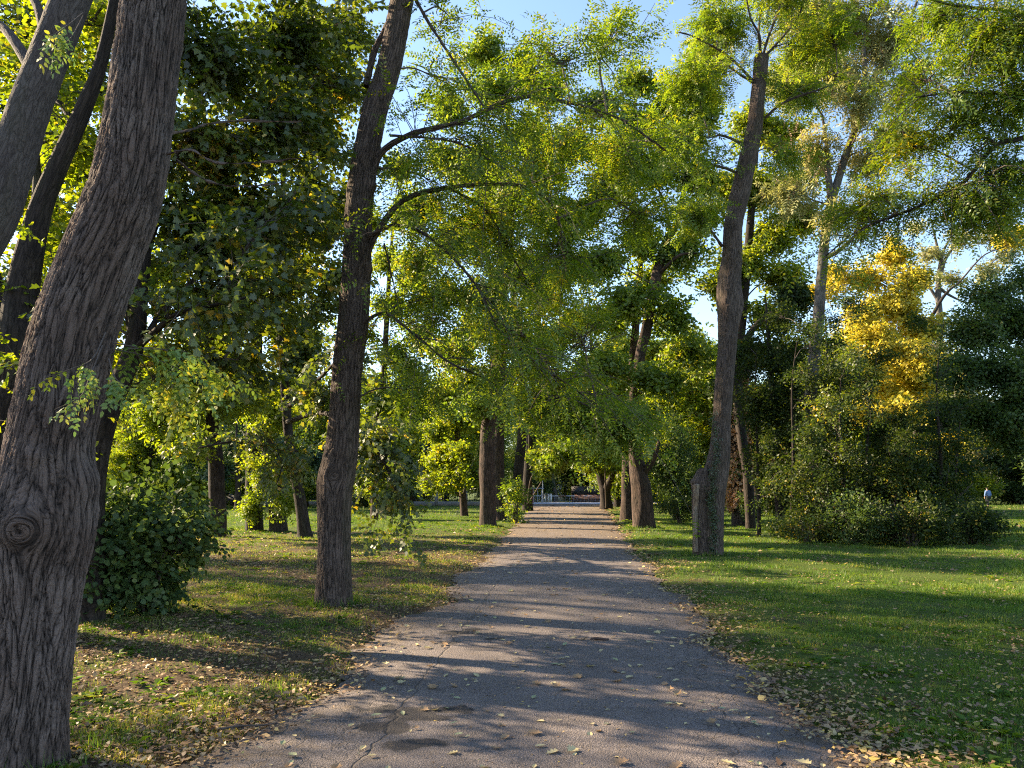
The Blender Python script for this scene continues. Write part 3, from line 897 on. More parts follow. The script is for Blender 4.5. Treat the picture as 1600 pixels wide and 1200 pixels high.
my = leaf_mat('path_leaf_yellow', [(0, (.50, .42, .22)), (1, (.62, .54, .32))], .2, .06, (1, 1, .8), .3, 9)
mo = leaf_mat('path_leaf_tan', [(0, (.3, .19, .10)), (1, (.5, .33, .17))], .15, .05, (1, 1, .8), .3, 9)
mg = leaf_mat('path_leaf_green', [(0, (.30, .32, .17)), (1, (.42, .42, .25))], .2, .05, (1, 1, .8), .3, 9)
ov = [(0, .02), (.12, .14), (.3, .23), (.5, .26), (.7, .21), (.88, .1), (1, .01)]
lobe = [(0, .03), (.08, .3), (.2, .2), (.34, .46), (.46, .22), (.62, .36), (.75, .14), (1, .01)]
protos = []
for nm, pr, cu, mm, sz, lab in (('yellow_leaflet', ov, .12, my, .045, 'small pale yellow oval leaflet lying on the grey asphalt path'),
                                ('tan_leaf', lobe, .5, mo, .065, 'curled tan fallen leaf lying on the grey asphalt path'),
                                ('green_leaflet', ov, .2, mg, .05, 'faded green oval leaflet lying on the grey asphalt path'),
                                ('yellow_leaf', lobe, .25, my, .06, 'flat yellow lobed leaf lying on the grey asphalt path')):
    protos.append((nm, leaf_mesh(nm, pr, cu, mm, sz), lab))
gl = np.random.default_rng(5)
cnt = 0
while cnt < 520:
    y_ = 4.1 * (24 / 4.1) ** (gl.random() ** 1.25); x_ = pc(y_) + gl.uniform(-1.75, 1.75)
    k_ = int(gl.choice(4, p=[.48, .24, .12, .16]))
    nm, me, lab = protos[k_]
    o = bpy.data.objects.new(nm, me)
    sc_ = gl.uniform(.7, 1.65) * (1 + max(0, y_ - 10) * .02)
    o.location = (x_, y_, .017); o.rotation_euler = (gl.normal() * .12, gl.normal() * .12, gl.uniform(0, 6.28)); o.scale = (sc_, sc_, sc_)
    col.objects.link(o); tag(o, lab, 'leaf', nm.replace('_', ' ').replace('leaf', 'leaves').replace('leaveslet', 'leaflets') + ' lying on the path')
    cnt += 1
# loose leaf stalks (rachis)
gs = MB()
ro = 0
for (px, py, an, L_) in ((900, 1085, 2.5, .14), (700, 1070, .7, .1), (760, 1048, 2.0, .09), (1165, 1110, 1.9, .12), (620, 1150, -.7, .1)):
    p = G(px, py)
    mb = MB()
    q = np.array([[0, 0, .004], [L_ * .5, .012, .006], [L_, -.006, .004]])
    tube(mb, catmull(q, 8), .0012, 5)
    o = mb.build('leaf_stalk', M['twig_pale'])
    o.location = (p[0], p[1], .014); o.rotation_euler = (0, 0, an)
    tag(o, 'thin bare pale leaf stalk lying on the asphalt path', 'leaf stalk', 'bare leaf stalks on the path')

# dark curled pod in the middle of the path
p = G(935, 1003)
pod = empty('seed_pod', (p[0], p[1], .016), 'dark brown curled seed pod lying in the middle of the path', 'seed pod')
mb = MB()
q = catmull([(-.09, 0, .012), (-.04, .012, .018), (.02, -.006, .016), (.075, -.018, .014), (.115, .004, .012)], 22)
tube(mb, q, np.interp(np.linspace(0, 1, 22), [0, .1, .35, .7, .95, 1], [.004, .010, .015, .013, .008, .003]), 10, irregular=.2)
mb.build('pod_body', plain('dry_pod', (.045, .022, .015), .6, nscale=40), pod)
mb = MB()
tube(mb, catmull([(-.09, 0, .012), (-.12, .02, .03), (-.155, .015, .012)], 8), .003, 6)
mb.build('stalk', M['twig'], pod)
mb = MB()
mb.add(lobed(np.array([-.13, .02, .01]), np.array([-.4, 1., .3]), np.array([0, .3, 1.]), .07, .06), np.arange(10)[None], rnd=[.3])
mb.build('shrivelled_leaf', mo, pod, use_rnd=True)

# short stick on the left edge of the path
p = G(385, 1140)
mb = MB(); tube(mb, catmull([(-.16, 0, .01), (-.05, .015, .014), (.1, -.01, .012), (.2, .02, .01)], 14), np.linspace(.008, .004, 14), 7, irregular=.15)
o = mb.build('fallen_stick', M['twig'], use_bk=False); o.location = (p[0], p[1], .01); o.rotation_euler = (0, 0, .35)
tag(o, 'thin dark fallen stick at the left edge of the path', 'stick')

# ------------------------------------------------------------------ trees
def px_trunk(rows, Y, dY=0.0):
    """rows: (centre px, py, width px) bottom to top -> points and radii at distance Y"""
    n = len(rows)
    pts = [W(a, b, Y + dY * k / max(1, n - 1)) for k, (a, b, c) in enumerate(rows)]
    rad = [c * .5 * (Y + dY * k / max(1, n - 1)) / FPX for k, (a, b, c) in enumerate(rows)]
    return pts, rad


def base_of(pts):
    b = np.array(pts[0]); z = float(gz(b[0], b[1]))
    return np.array([b[0], b[1], z])


def rooted(pts, rad):
    """extend a trunk a little below the ground"""
    p = np.array(pts[0]); z = float(gz(p[0], p[1])); d_ = p - np.array(pts[1]); 
    q = p.copy(); q[2] = min(p[2], z) - .12
    if p[2] < z + .03: pts = [q] + list(pts[1:])
    else: pts = [q] + list(pts)
    if len(rad) < len(pts): rad = [rad[0]] + list(rad)
    return pts, rad


def LP(*a):
    """polyline of (px, py, Y)"""
    return [W(*q) for q in a]


DENS = 1.5
# --- A: big leaning tree at the left edge
YA = 4.75
rowsA = [(28, 1180, 124), (34, 1130, 117), (44, 1050, 117), (52, 950, 126), (58, 880, 138), (66, 825, 150), (70, 770, 143), (77, 700, 118), (97, 600, 124),
         (121, 500, 122), (155, 405, 117), (196, 300, 113), (216, 200, 102), (229, 100, 100), (240, 0, 99), (250, -130, 98), (262, -350, 92), (262, -800, 85), (300, -1500, 60)]
pts, rad = px_trunk(rowsA, YA); pts, rad = rooted(pts, rad)
A = Tree('leaning_tree', 'large leaning tree with deeply furrowed bark and a bulging knot, left edge', 'tree', base_of(pts), seed=1, bark='bark_big', leaf='leaf_pinnate')
La = 1.55
trA = A.trunk(pts, rad, seg=230, n=950, flare=(.14, .22, 5), irregular=.028, knots=[(1.46, (.22, -1, 0), .06)],
              bumps=[(1.46, (.22, -1, 0), .06, .13, .42), (1.46, (.22, -1, 0), -.02, .045, .14), (1.36, (-.1, -1, 0), -.02, .05, .4), (1.74, (1, -.2, 0), .055, .13, .5), (1.9, (.3, -1, 0), .02, .05, .5), (La - .02, (-.7, -.7, 0), .035, .16, .5), (La + .0, (.35, -1, 0), .025, .07, .3), (.95, (.6, -.8, 0), -.012, .3, .25)])
A.limb(LP((262, 240, 4.75), (300, 235, 4.6), (345, 255, 4.5), (470, 248, 4.3)), .006, .002, 5)
A.limb(LP((262, 210, 4.8), (290, 205, 4.9), (350, 190, 5.2), (470, 190, 5.4)), .007, .002, 5)
A.limb(LP((275, 250, 4.8), (330, 285, 4.7), (400, 290, 4.5), (470, 280, 4.3)), .006, .002, 5)
A.grow([blob(250, -520, 4.9, 420, .5, 16), blob(700, -700, 6.5, 350, .5, 14), blob(-100, -600, 6, 400, .5, 14)], 'pin', limb_r=.05, spr=8)
A.done()

# --- second foreground tree, bent, upper left
pts, rad = px_trunk([(-330, 1120, 110), (-300, 900, 98), (-215, 640, 85), (-105, 480, 74), (-20, 360, 68), (14, 270, 64), (42, 180, 61), (74, 95, 58), (110, 0, 58), (150, -120, 56), (160, -400, 50), (150, -800, 42)], 5.9)
pts, rad = rooted(pts, rad)
D = Tree('bent_tree', 'smooth dark bent tree crossing the top left corner', 'tree', base_of(pts), seed=2, bark='bark_smooth', leaf='leaf_maple')
D.trunk(pts, rad, seg=110, n=380, flare=(.15, .2, 5), irregular=.03)
D.limb(LP((62, 130, 5.9), (20, 60, 6.1), (-10, 30, 6.3)), .05, .03, 10)
D.limb(LP((70, 60, 5.9), (62, 20, 6.0), (40, -30, 6.2)), .045, .03, 10)
D.grow([blob(60, -260, 6.5, 300, .5, 14)], 'round', limb_r=.05, spr=8)
D.done()

# --- B: the straight tree left of the path
YB = 10.9
rowsB = [(521, 945, 56), (522, 900, 51), (522, 850, 49), (523, 780, 51), (528, 740, 55), (534, 700, 50), (538, 650, 46), (541, 600, 45), (546, 550, 46), (552, 500, 48), (558, 400, 43),
         (563, 300, 44), (580, 200, 40), (590, 160, 40), (609, 100, 39), (628, 0, 38), (648, -120, 36), (668, -300, 33), (690, -600, 24), (720, -900, 12)]
pts, rad = px_trunk(rowsB, YB); pts, rad = rooted(pts, rad)
B = Tree('path_side_tree', 'tall tree with straight grooved bark standing at the left verge of the path', 'tree', base_of(pts), seed=3, bark='bark_b', leaf='leaf_pinnate')
hB = lambda py: (945 - py) * YB / FPX
trB = B.trunk(pts, rad, seg=110, n=800, flare=(.18, .22, 6), irregular=.02, knots=[(hB(748) + .1, (.05, -1, 0), .06)],
              bumps=[(hB(735), (-.5, -1, 0), .03, .16, .6), (hB(745), (-1, .1, 0), .03, .2, .5), (hB(660), (.9, -.6, 0), .02, .2, .4), (hB(125), (-1, -.3, 0), .03, .12, .5), (hB(265), (1, -.3, 0), .05, .07, .4), (hB(405), (1, -.3, 0), .05, .09, .4)])
l1 = B.limb(LP((583, 268, 10.9), (598, 236, 10.8), (648, 208, 10.6), (720, 190, 10.5), (800, 155, 10.5), (862, 155, 10.6), (960, 182, 10.9), (1040, 235, 11.2)), .05, .010, 9)
l2 = B.limb(LP((640, -20, 10.9), (662, 22, 10.7), (700, 82, 10.5), (742, 145, 10.3), (762, 178, 10.2)), .026, .010, 7)
l3 = B.limb(LP((572, 402, 10.9), (588, 365, 10.8), (632, 312, 10.7), (700, 293, 10.8), (780, 287, 11.0), (830, 296, 11.2), (868, 330, 11.4), (885, 425, 11.5)), .048, .010, 9)
l4 = B.limb(LP((574, 370, 10.8), (620, 352, 10.6), (672, 372, 10.4), (740, 440, 10.2), (776, 512, 10.1)), .03, .009, 7)
l5 = B.limb(LP((566, 505, 10.8), (600, 490, 10.6), (642, 518, 10.4), (700, 565, 10.3), (760, 592, 10.3)), .024, .008, 7)
l6 = B.limb(LP((610, 212, 10.7), (660, 215, 10.3), (720, 225, 10.0), (790, 265, 9.8)), .02, .006, 6)
l7 = B.limb(LP((600, 380, 10.7), (612, 430, 10.5), (628, 500, 10.3)), .013, .006, 6)
l8 = B.limb(LP((583, 262, 10.9), (640, 268, 10.8), (700, 295, 10.7)), .012, .005, 6)
l9 = B.limb(LP((572, 135, 10.9), (585, 80, 11.0), (608, 30, 11.1), (618, -40, 11.2)), .05, .035, 9)
l10 = B.limb(LP((700, 293, 10.8), (760, 330, 11.2), (800, 400, 11.5), (850, 480, 11.8)), .02, .006, 6)
l11 = B.limb(LP((776, 512, 10.1), (830, 560, 10.6), (900, 610, 11.4), (985, 670, 12.2)), .012, .005, 5)
for L_, n_ in ((l1, 40), (l3, 34), (l4, 30), (l5, 26), (l6, 16), (l10, 26), (l11, 34), (l8, 10), (l2, 12)):
    dress(B.g, B.br, B.lf, L_, int(n_ * 1.4), .5, 1.7, 'pin', spr=9, scale=1.3)
B.grow([blob(830, 235, 12, 85, .8, 26), blob(965, 235, 12.5, 90, .8, 28), blob(745, 350, 11.5, 75, .8, 20), blob(880, 380, 12.5, 90, .8, 30),
        blob(1000, 330, 13, 80, .8, 24), blob(665, 470, 11.3, 70, .8, 16), blob(790, 510, 12, 85, .8, 26), blob(900, 520, 13, 80, .8, 24), blob(965, 665, 12.8, 52, .6, 24), blob(900, 640, 13, 50, .6, 16), blob(830, 620, 12.5, 50, .7, 14),
        blob(860, 80, 11.5, 95, .6, 15), blob(960, 50, 12, 80, .6, 15), blob(700, 20, 11, 60, .6, 5), blob(760, -130, 11, 200, .6, 30), blob(500, -200, 11, 200, .6, 30),
        blob(1000, -200, 12.5, 160, .6, 22), blob(640, 610, 11.2, 60, .7, 8), blob(700, 130, 12, 60, .7, 7)],
       'pin', limb_r=.026, spr=12, droop=-.02, scale=1.38)
B.done()

DENS = 2.3
# --- C: forked right tree with the cut stem
YC = 19.0
rowsC = [(1108, 868, 42), (1110, 830, 38), (1113, 790, 37), (1117, 745, 36), (1125, 700, 30), (1128, 650, 29), (1131, 600, 30), (1136, 550, 30), (1137, 500, 33), (1138, 450, 40), (1144, 400, 34),
         (1146, 350, 32), (1157, 300, 33), (1168, 250, 31), (1179, 200, 27), (1184, 150, 24), (1190, 88, 25)]
pts, rad = px_trunk([(a, b_, c_ * (.92 if b_ < 700 else 1)) for a, b_, c_ in rowsC], YC); pts, rad = rooted(pts, rad)
C = Tree('pollarded_tree', 'ivy-flecked right hand tree with a cut off stub beside its trunk', 'tree', base_of(pts), seed=4, bark='bark_b', leaf='leaf_avenue')
C.trunk(pts, rad, seg=52, n=520, flare=(.2, .2, 4), irregular=.03,
        bumps=[(6.4, (1, -.3, 0), .12, .5, .5), (2.2, (1, 0, 0), .05, .4, .6), (9.2, (-1, -.3, 0), .04, .3, .5), (7.6, (-.5, -1, 0), .04, .2, .4)])
p2, r2 = px_trunk([(1096, 866, 27), (1094, 820, 24), (1094, 780, 24), (1095, 757, 27), (1098, 741, 20), (1101, 734, 12)], 18.9); p2, r2 = rooted(p2, r2)
st_ = C.trunk(p2, r2, seg=48, n=220, flare=(.2, .1, 4), irregular=.06, name='cut_stub', spine=False, bumps=[(1.72, (1, -.3, 0), .14, .3, .7), (1.85, (-1, -.3, 0), .05, .07, .8), (1.2, (.2, -1, 0), -.03, .3, .3), (.6, (-.3, -1, 0), .02, .3, .3)])
mb = MB(); tube(mb, catmull([W(1087, 862, 18.70), W(1086.5, 820, 18.71), W(1087, 785, 18.71), W(1088, 757, 18.72)], 60), np.linspace(.045, .075, 60), 20, irregular=.12, seed=3)
mb.build('sunlit_wood_strip', M['wood_sunlit'], C.root, C.base, use_bk=True)  # bare wood; its pale colour also carries sunlight on the stub's left side
# dead stub of a torn branch above
C.limb(LP((1098, 750, 18.9), (1102, 738, 18.8), (1104, 728, 18.9)), .06, .02, 10, name='torn_stub')
for q in (((1190, 95, 19), (1200, 60, 19), (1215, 20, 19.2), (1228, -30, 19.5)), ((1188, 95, 19), (1186, 55, 18.6), (1172, 25, 18.2), (1160, -40, 18)), ((1180, 130, 19), (1140, 90, 18.7), (1090, 60, 18.4), (1060, 50, 18.3)),
          ((1178, 130, 19), (1150, 112, 18.5), (1120, 88, 18)), ((1195, 185, 19), (1225, 160, 18.7), (1280, 140, 18.5), (1310, 128, 18.5)), ((1190, 92, 19), (1212, 70, 19.3), (1250, 20, 19.6), (1262, -40, 20)),
          ((1152, 270, 19), (1130, 262, 18.7), (1112, 258, 18.5)), ((1160, 225, 19), (1130, 212, 18.6), (1110, 215, 18.3)), ((1128, 385, 19), (1110, 360, 18.7), (1085, 340, 18.4)), ((1190, 92, 19), (1186, 40, 20), (1200, -60, 20.5))):
    L_ = C.limb(LP(*q), .04, .014, 7, 18)
    dress(C.g, C.br, C.lf, L_, 9, .5, 1.8, 'pin_big', spr=7)
C.grow([blob(1120, 40, 19, 70, .7, 26), blob(1220, -20, 19.5, 90, .7, 30), blob(1080, 130, 18, 60, .6, 18), blob(1290, 60, 19, 60, .7, 16), blob(1160, -120, 19, 130, .6, 40), blob(1240, 150, 19.5, 50, .7, 12),
        blob(1060, 210, 18.5, 55, .6, 16), blob(1085, 330, 18.5, 45, .7, 12), blob(1250, 80, 20, 60, .8, 16), blob(1110, 120, 20, 55, .8, 14), blob(1230, 240, 20, 45, .7, 8)], 'pin_big', limb_r=.03, spr=12, jit=.15, scale=1.15)
# ivy climbing between the stems
iv = MB(); gI = np.random.default_rng(8)
tt = gI.random(620) ** 1.2; pyv = 868 - tt * 225; pxv = 1112 + gI.normal(size=620) * 3.2 + tt * 6 + 3 * np.sin(tt * 11)
P_ = np.array([W(a, b_, 18.66 + .03 * gI.random()) for a, b_ in zip(pxv, pyv)])
place(iv, T_cluster(3, .08, .045, .04, leaf6, 12), P_, gI.normal(size=(620, 3)) + np.array([0, -.5, -.5]), gI.uniform(.5, 1.0, 620), gI, 1.0)
iv.build('ivy', M['leaf_ivy'], C.root, C.base, use_rnd=True)
C.done()

DENS = 1.5
# --- left mid maple, several dark stems
pts, rad = px_trunk([(138, 905, 44), (140, 820, 40), (146, 740, 36), (165, 660, 34), (192, 590, 32), (210, 540, 30), (218, 470, 26), (224, 400, 24), (228, 320, 20), (236, 200, 17), (250, 60, 14), (260, -100, 12), (280, -350, 8)], 9.6)
pts, rad = rooted(pts, rad)
E1 = Tree('maple_tree', 'dark maple with a slanting trunk right behind the big leaning tree', 'tree', base_of(pts), seed=5, bark='bark_dark', leaf='leaf_maple')
E1.trunk(pts, rad, seg=26, n=120, flare=(.2, .3, 4), irregular=.06)
la = E1.limb(LP((212, 545, 9.6), (240, 520, 9.3), (275, 492, 9.0), (330, 478, 8.8), (388, 464, 8.6)), .055, .014, 8)
lb_ = E1.limb(LP((232, 520, 9.5), (255, 485, 9.7), (300, 440, 10), (322, 400, 10.2), (328, 365, 10.4)), .04, .014, 8)
lc = E1.limb(LP((205, 520, 9.6), (196, 470, 9.8), (192, 430, 10), (190, 380, 10.2)), .05, .02, 8)
ld = E1.limb(LP((350, 470, 8.8), (370, 410, 9.0), (400, 370, 9.2), (440, 340, 9.4), (455, 300, 9.6)), .022, .008, 6)
le_ = E1.limb(LP((240, 300, 9.6), (280, 240, 9.6), (300, 215, 9.6), (370, 190, 9.5)), .035, .01, 7)
lf_ = E1.limb(LP((215, 480, 9.6), (250, 340, 10.2), (330, 220, 10.6), (420, 130, 11)), .04, .01, 7)
lg = E1.limb(LP((180, 620, 9.6), (240, 590, 9.8), (300, 570, 10.2), (350, 560, 10.6)), .03, .01, 7)
for L_, n_ in ((la, 24), (lb_, 20), (lc, 12), (ld, 22), (le_, 20), (lf_, 24), (lg, 18)):
    dress(E1.g, E1.br, E1.lf, L_, n_, .4, 1.4, 'maple', spr=6)
E1.grow([blob(330, 90, 10, 100, .9, 36), blob(450, 60, 11, 100, .9, 40), blob(510, 130, 11.3, 70, .9, 18), blob(170, 60, 12, 80, .9, 14), blob(330, 230, 10, 85, .9, 26), blob(440, 200, 10.5, 90, .9, 30), blob(300, 350, 10, 80, .9, 22), blob(400, 340, 10.5, 90, .9, 28), blob(480, 350, 11.5, 65, .9, 16),
         blob(320, 460, 10.5, 70, .9, 12), blob(430, 460, 11, 85, .9, 16), blob(290, 560, 10.5, 70, .8, 6), blob(380, 570, 11, 70, .8, 8), blob(250, 20, 10, 80, .8, 12), blob(470, -120, 11, 140, .7, 30), blob(260, -180, 10, 150, .7, 26),
         blob(120, 500, 10.5, 90, .8, 10), blob(500, 230, 11.5, 50, .9, 10)],
        'maple', limb_r=.03, spr=7, scale=1.0, droop=.02)
E1.done()

# --- slim maple at the back, whose long low bough hangs down right of tree B
pts, rad = px_trunk([(476, 838, 21), (472, 800, 18), (466, 765, 17), (458, 730, 16), (452, 690, 15), (446, 620, 14), (440, 500, 12), (440, 380, 10), (445, 200, 7)], 26.0)
pts, rad = rooted(pts, rad)
E2 = Tree('slim_maple_tree', 'thin trunk leaning left beside the path side tree, one leafy bough sweeping down', 'tree', base_of(pts), seed=6, bark='bark_dark', leaf='leaf_maple')
E2.trunk(pts, rad, seg=20, n=90, flare=(.2, .3, 4))
l_ = E2.limb(LP((448, 660, 26), (500, 645, 22), (560, 668, 19), (600, 720, 17.5), (626, 790, 16.8)), .09, .02, 8)
dress(E2.g, E2.br, E2.lf, l_, 48, .3, 1.2, 'maple', spr=8, droop=-.5, start=.45, scale=1.15)
l_ = E2.limb(LP((446, 640, 26), (480, 610, 23), (530, 560, 20), (560, 530, 19)), .08, .02, 8)
dress(E2.g, E2.br, E2.lf, l_, 30, .4, 1.4, 'maple', spr=7, scale=1.15)
l_ = E2.limb(LP((456, 740, 26), (420, 700, 24), (370, 690, 22), (310, 700, 21)), .07, .02, 8)
dress(E2.g, E2.br, E2.lf, l_, 18, .4, 1.4, 'maple', spr=7, scale=1.15)
l_ = E2.limb(LP((456, 735, 26), (465, 705, 25), (445, 720, 24), (430, 765, 23)), .05, .015, 8)
dress(E2.g, E2.br, E2.lf, l_, 22, .4, 1.0, 'maple', spr=7, scale=1.15)
E2.grow([blob(470, 560, 25, 50, .8, 16), blob(590, 690, 18, 30, 1.0, 7), blob(520, 620, 22, 45, .7, 14), blob(440, 400, 26, 70, .9, 26), blob(480, 300, 26, 70, .9, 26), blob(500, 160, 26, 85, .9, 46), blob(520, 60, 25, 80, .9, 36), blob(540, 330, 25, 50, .9, 20),
         blob(420, 120, 26, 80, .9, 26), blob(540, 430, 24, 50, .8, 14), blob(555, 60, 26, 60, .8, 16), blob(500, 480, 25, 50, .8, 14), blob(570, 250, 25, 40, .8, 10)], 'maple', limb_r=.04, spr=9, scale=1.5, jit=.2)
E2.done()

# --- multi stemmed tree at the far left behind the big one
pts, rad = px_trunk([(-22, 940, 80), (-10, 800, 66), (5, 680, 60), (18, 600, 58), (30, 520, 56), (38, 440, 46), (60, 340, 34), (90, 260, 30), (130, 170, 26), (160, 90, 20), (190, -60, 14)], 9.0)
pts, rad = rooted(pts, rad)
E3 = Tree('forked_tree', 'dark forked tree at the left edge behind the bent tree', 'tree', base_of(pts), seed=7, bark='bark_dark', leaf='leaf_lime')
E3.trunk(pts, rad, seg=28, n=120, flare=(.2, .3, 4), irregular=.06)
for q, r0 in ((((32, 500, 9), (50, 380, 9.3), (58, 280, 9.6), (52, 180, 9.8), (60, 60, 10)), .09), (((100, 250, 9), (110, 190, 9.2), (85, 150, 9.4), (60, 110, 9.6)), .05), (((20, 560, 9), (0, 450, 9.2), (-30, 350, 9.4)), .10),
              (((60, 470, 9), (110, 430, 9.4), (150, 380, 9.8), (175, 300, 10)), .05), (((0, 700, 9), (30, 640, 8.6), (60, 600, 8.4)), .04)):
    L_ = E3.limb(LP(*q), r0, .018, 8, 20)
    dress(E3.g, E3.br, E3.lf, L_, 20, .4, 1.4, 'round', spr=6)
E3.grow([blob(60, 110, 10.5, 100, .9, 20), blob(130, 240, 11, 80, .9, 16), blob(20, 300, 11, 80, .9, 14), blob(120, 400, 11, 70, .9, 14), blob(20, 520, 9.5, 60, .8, 10), blob(150, 30, 11, 90, .8, 14), blob(10, 640, 10, 60, .7, 8), blob(180, 560, 11.5, 60, .7, 8)],
        'round', limb_r=.03, spr=7, scale=1.1)
E3.done()

# --- denser tree behind the forked one
DENS = 1.6
pts, rad = px_trunk([(95, 860, 30), (92, 780, 26), (88, 680, 24), (96, 560, 22), (92, 420, 19), (80, 260, 16), (85, 80, 12), (90, -100, 8)], 20.0)
pts, rad = rooted(pts, rad)
E4 = Tree('shade_tree', 'broad green tree filling the view between the two leaning left trunks', 'tree', base_of(pts), seed=8, bark='bark_dark', leaf='leaf_maple')
E4.trunk(pts, rad, seg=18, n=80, flare=(.2, .2, 4))
E4.grow([blob(60, 60, 20, 80, .8, 26), blob(140, 130, 20, 80, .8, 26), blob(30, 180, 20, 80, .8, 24), blob(120, 260, 20, 75, .8, 24), blob(20, 320, 20, 70, .8, 22), blob(110, 380, 20, 70, .8, 22), blob(40, 450, 20, 70, .8, 22), blob(150, 480, 20, 60, .8, 18),
         blob(60, 570, 20, 70, .8, 20), blob(180, 30, 20, 70, .8, 18), blob(-40, 250, 20, 80, .8, 16), blob(20, 660, 20, 60, .6, 14), blob(170, 620, 20, 50, .7, 10), blob(-30, 30, 20, 80, .8, 16)], 'medium', limb_r=.05, spr=11, jit=.15, scale=1.25)
E4.done()
DENS = 1.5

# --- near pinnate sprays that hang in front of the big tree (water sprouts of its trunk)
def spray(label, limbs, nspr, tm, sc0, seed, leafm='leaf_spray'):
    g_ = np.random.default_rng(seed)
    b0 = W(*limbs[0][0])
    r = empty('leafy_twig', tuple(b0), label, 'twig')
    br, lf = MB(), MB()
    for q in limbs:
        P_ = catmull(LP(*q), 14); tube(br, P_, np.linspace(.004, .0015, 14), 5)
        k = g_.integers(3, 13, nspr); T_ = P_[np.minimum(k + 1, 13)] - P_[k]; T_ /= np.linalg.norm(T_, axis=1)[:, None] + 1e-9
        D_ = T_ * .6 + g_.normal(size=(nspr, 3)) * np.array([.7, .35, .3]) + np.array([0, 0, -.55])
        place(lf, tm, P_[k], D_, g_.uniform(.8, 1.15, nspr) * sc0, g_, .35)
    br.build('stem', M['twig'], r, b0); lf.build('leaves', M[leafm], r, b0, use_rnd=True, smooth=False)


spray('yellow green leaflets hanging across the big leaning trunk', [((165, 520, 4.45), (145, 560, 4.3), (115, 575, 4.2), (70, 590, 4.15)), ((160, 540, 4.45), (140, 590, 4.3), (125, 620, 4.2), (85, 640, 4.15)), ((170, 560, 4.4), (180, 590, 4.3), (200, 605, 4.25))],
      7, 'pin_near', .9, 21)
spray('broad pale green leafy twig arching right of the big leaning trunk', [((175, 535, 4.6), (230, 545, 4.9), (290, 550, 5.2), (345, 585, 5.4)), ((175, 545, 4.6), (240, 560, 5.0), (300, 590, 5.2), (330, 640, 5.4)), ((200, 545, 4.7), (250, 545, 5.1), (320, 570, 5.5), (368, 600, 5.8)),
      ((210, 548, 4.7), (240, 590, 5.1), (262, 610, 5.3), (280, 650, 5.4))], 18, 'pin_near', 1.1, 22)
spray('yellow green leaflets in front of the bent tree, top left corner', [((130, 20, 4.5), (105, 40, 4.3), (80, 55, 4.2), (55, 50, 4.15)), ((130, 25, 4.5), (110, 60, 4.3), (90, 75, 4.2))], 6, 'pin_near', .85, 23)


DENS = 2.0


def std_tree(name, label, rows, Y, blobs, tmpl, leaf, bark='bark_far', seed=0, group=None, seg=16, n=60, base_px=None, extra=(), gk=None, flare=(.15, .12, 5), part='crown', irr=.07):
    pts, rad = px_trunk(rows, Y)
    rad[-1] *= .3; rad[-2] *= .75
    pts, rad = rooted(pts, rad)
    T = Tree(name, label, 'tree', base_of(pts), group, seed=seed, bark=bark, leaf=leaf, part=part)
    T.trunk(pts, rad, seg=seg, n=n, flare=flare, irregular=irr)
    for q, r0, r1 in extra: T.limb([W(*a) for a in q], r0, r1, 7, 16)
    k = dict(limb_r=.05, spr=14, jit=.15, subseg=3, tw=.012, scale=1.3)
    if gk:
        gk = dict(gk)
        if 'spr' in gk: gk['spr'] = int(gk['spr'] * 1.5)
        k.update(gk)
    T.grow([blob(*b) for b in blobs], tmpl, **k)
    T.done()
    return T


# --- avenue, left row beyond tree B
std_tree('avenue_tree', 'thick grooved trunk, nearest of the avenue cluster left of the path', [(762, 824, 27), (762, 800, 25), (762, 760, 25), (761, 720, 25), (764, 650, 22), (774, 590, 19), (781, 540, 18), (784, 480, 16), (786, 400, 14), (790, 250, 11), (800, 100, 8)], 33.0,
         [(760, 470, 33, 60, .8, 24), (830, 430, 32, 60, .8, 24), (720, 380, 33, 60, .8, 24), (800, 320, 33, 65, .8, 28), (870, 340, 32, 55, .8, 22), (740, 260, 33, 60, .8, 24), (830, 220, 33, 60, .8, 26), (770, 150, 33, 60, .8, 22), (700, 180, 33, 40, .8, 12), (700, 560, 32, 50, .7, 18), (830, 570, 31, 50, .7, 18), (860, 150, 34, 50, .8, 16), (700, 250, 34, 50, .8, 20), (650, 330, 34, 50, .8, 18), (750, 90, 34, 50, .8, 16), (820, 120, 34, 50, .8, 16), (640, 420, 34, 45, .8, 16), (900, 230, 34, 50, .8, 20), (690, 470, 33, 40, .8, 12), (740, 640, 32, 45, .6, 12)],
         'far_s', 'leaf_avenue', seed=11, seg=30, n=160, extra=[(((781, 540, 33), (800, 560, 32), (822, 600, 31)), .09, .02), (((784, 480, 33), (760, 400, 33), (730, 320, 33)), .2, .05)])
std_tree('avenue_tree', 'reddish sunlit trunk just behind the nearest avenue trunk on the left', [(783, 812, 20), (781, 770, 17), (779, 720, 17), (782, 620, 15), (786, 520, 14), (790, 380, 12), (800, 240, 8)], 40.0,
         [(800, 520, 40, 55, .8, 20), (860, 470, 40, 50, .8, 20), (740, 520, 40, 50, .8, 18), (850, 280, 41, 55, .8, 20), (760, 330, 40, 50, .8, 18), (800, 630, 39, 45, .7, 14), (870, 600, 38, 40, .7, 14)],
         'far_s', 'leaf_lime', seed=12, extra=[(((782, 650, 40), (770, 590, 40), (766, 520, 40)), .15, .06)])
std_tree('avenue_tree', 'dark leaning trunk of the avenue cluster with leafy sprouts at its foot', [(803, 808, 18), (806, 770, 16), (812, 720, 15), (818, 650, 14), (815, 580, 13), (806, 530, 12), (800, 400, 10), (800, 280, 8)], 44.0,
         [(860, 540, 44, 45, .8, 18), (820, 420, 44, 50, .8, 20), (890, 420, 44, 45, .8, 16), (850, 640, 43, 38, .7, 16), (900, 620, 42, 36, .7, 14)],
         'far_s', 'leaf_avenue', bark='bark_dark', seed=13)
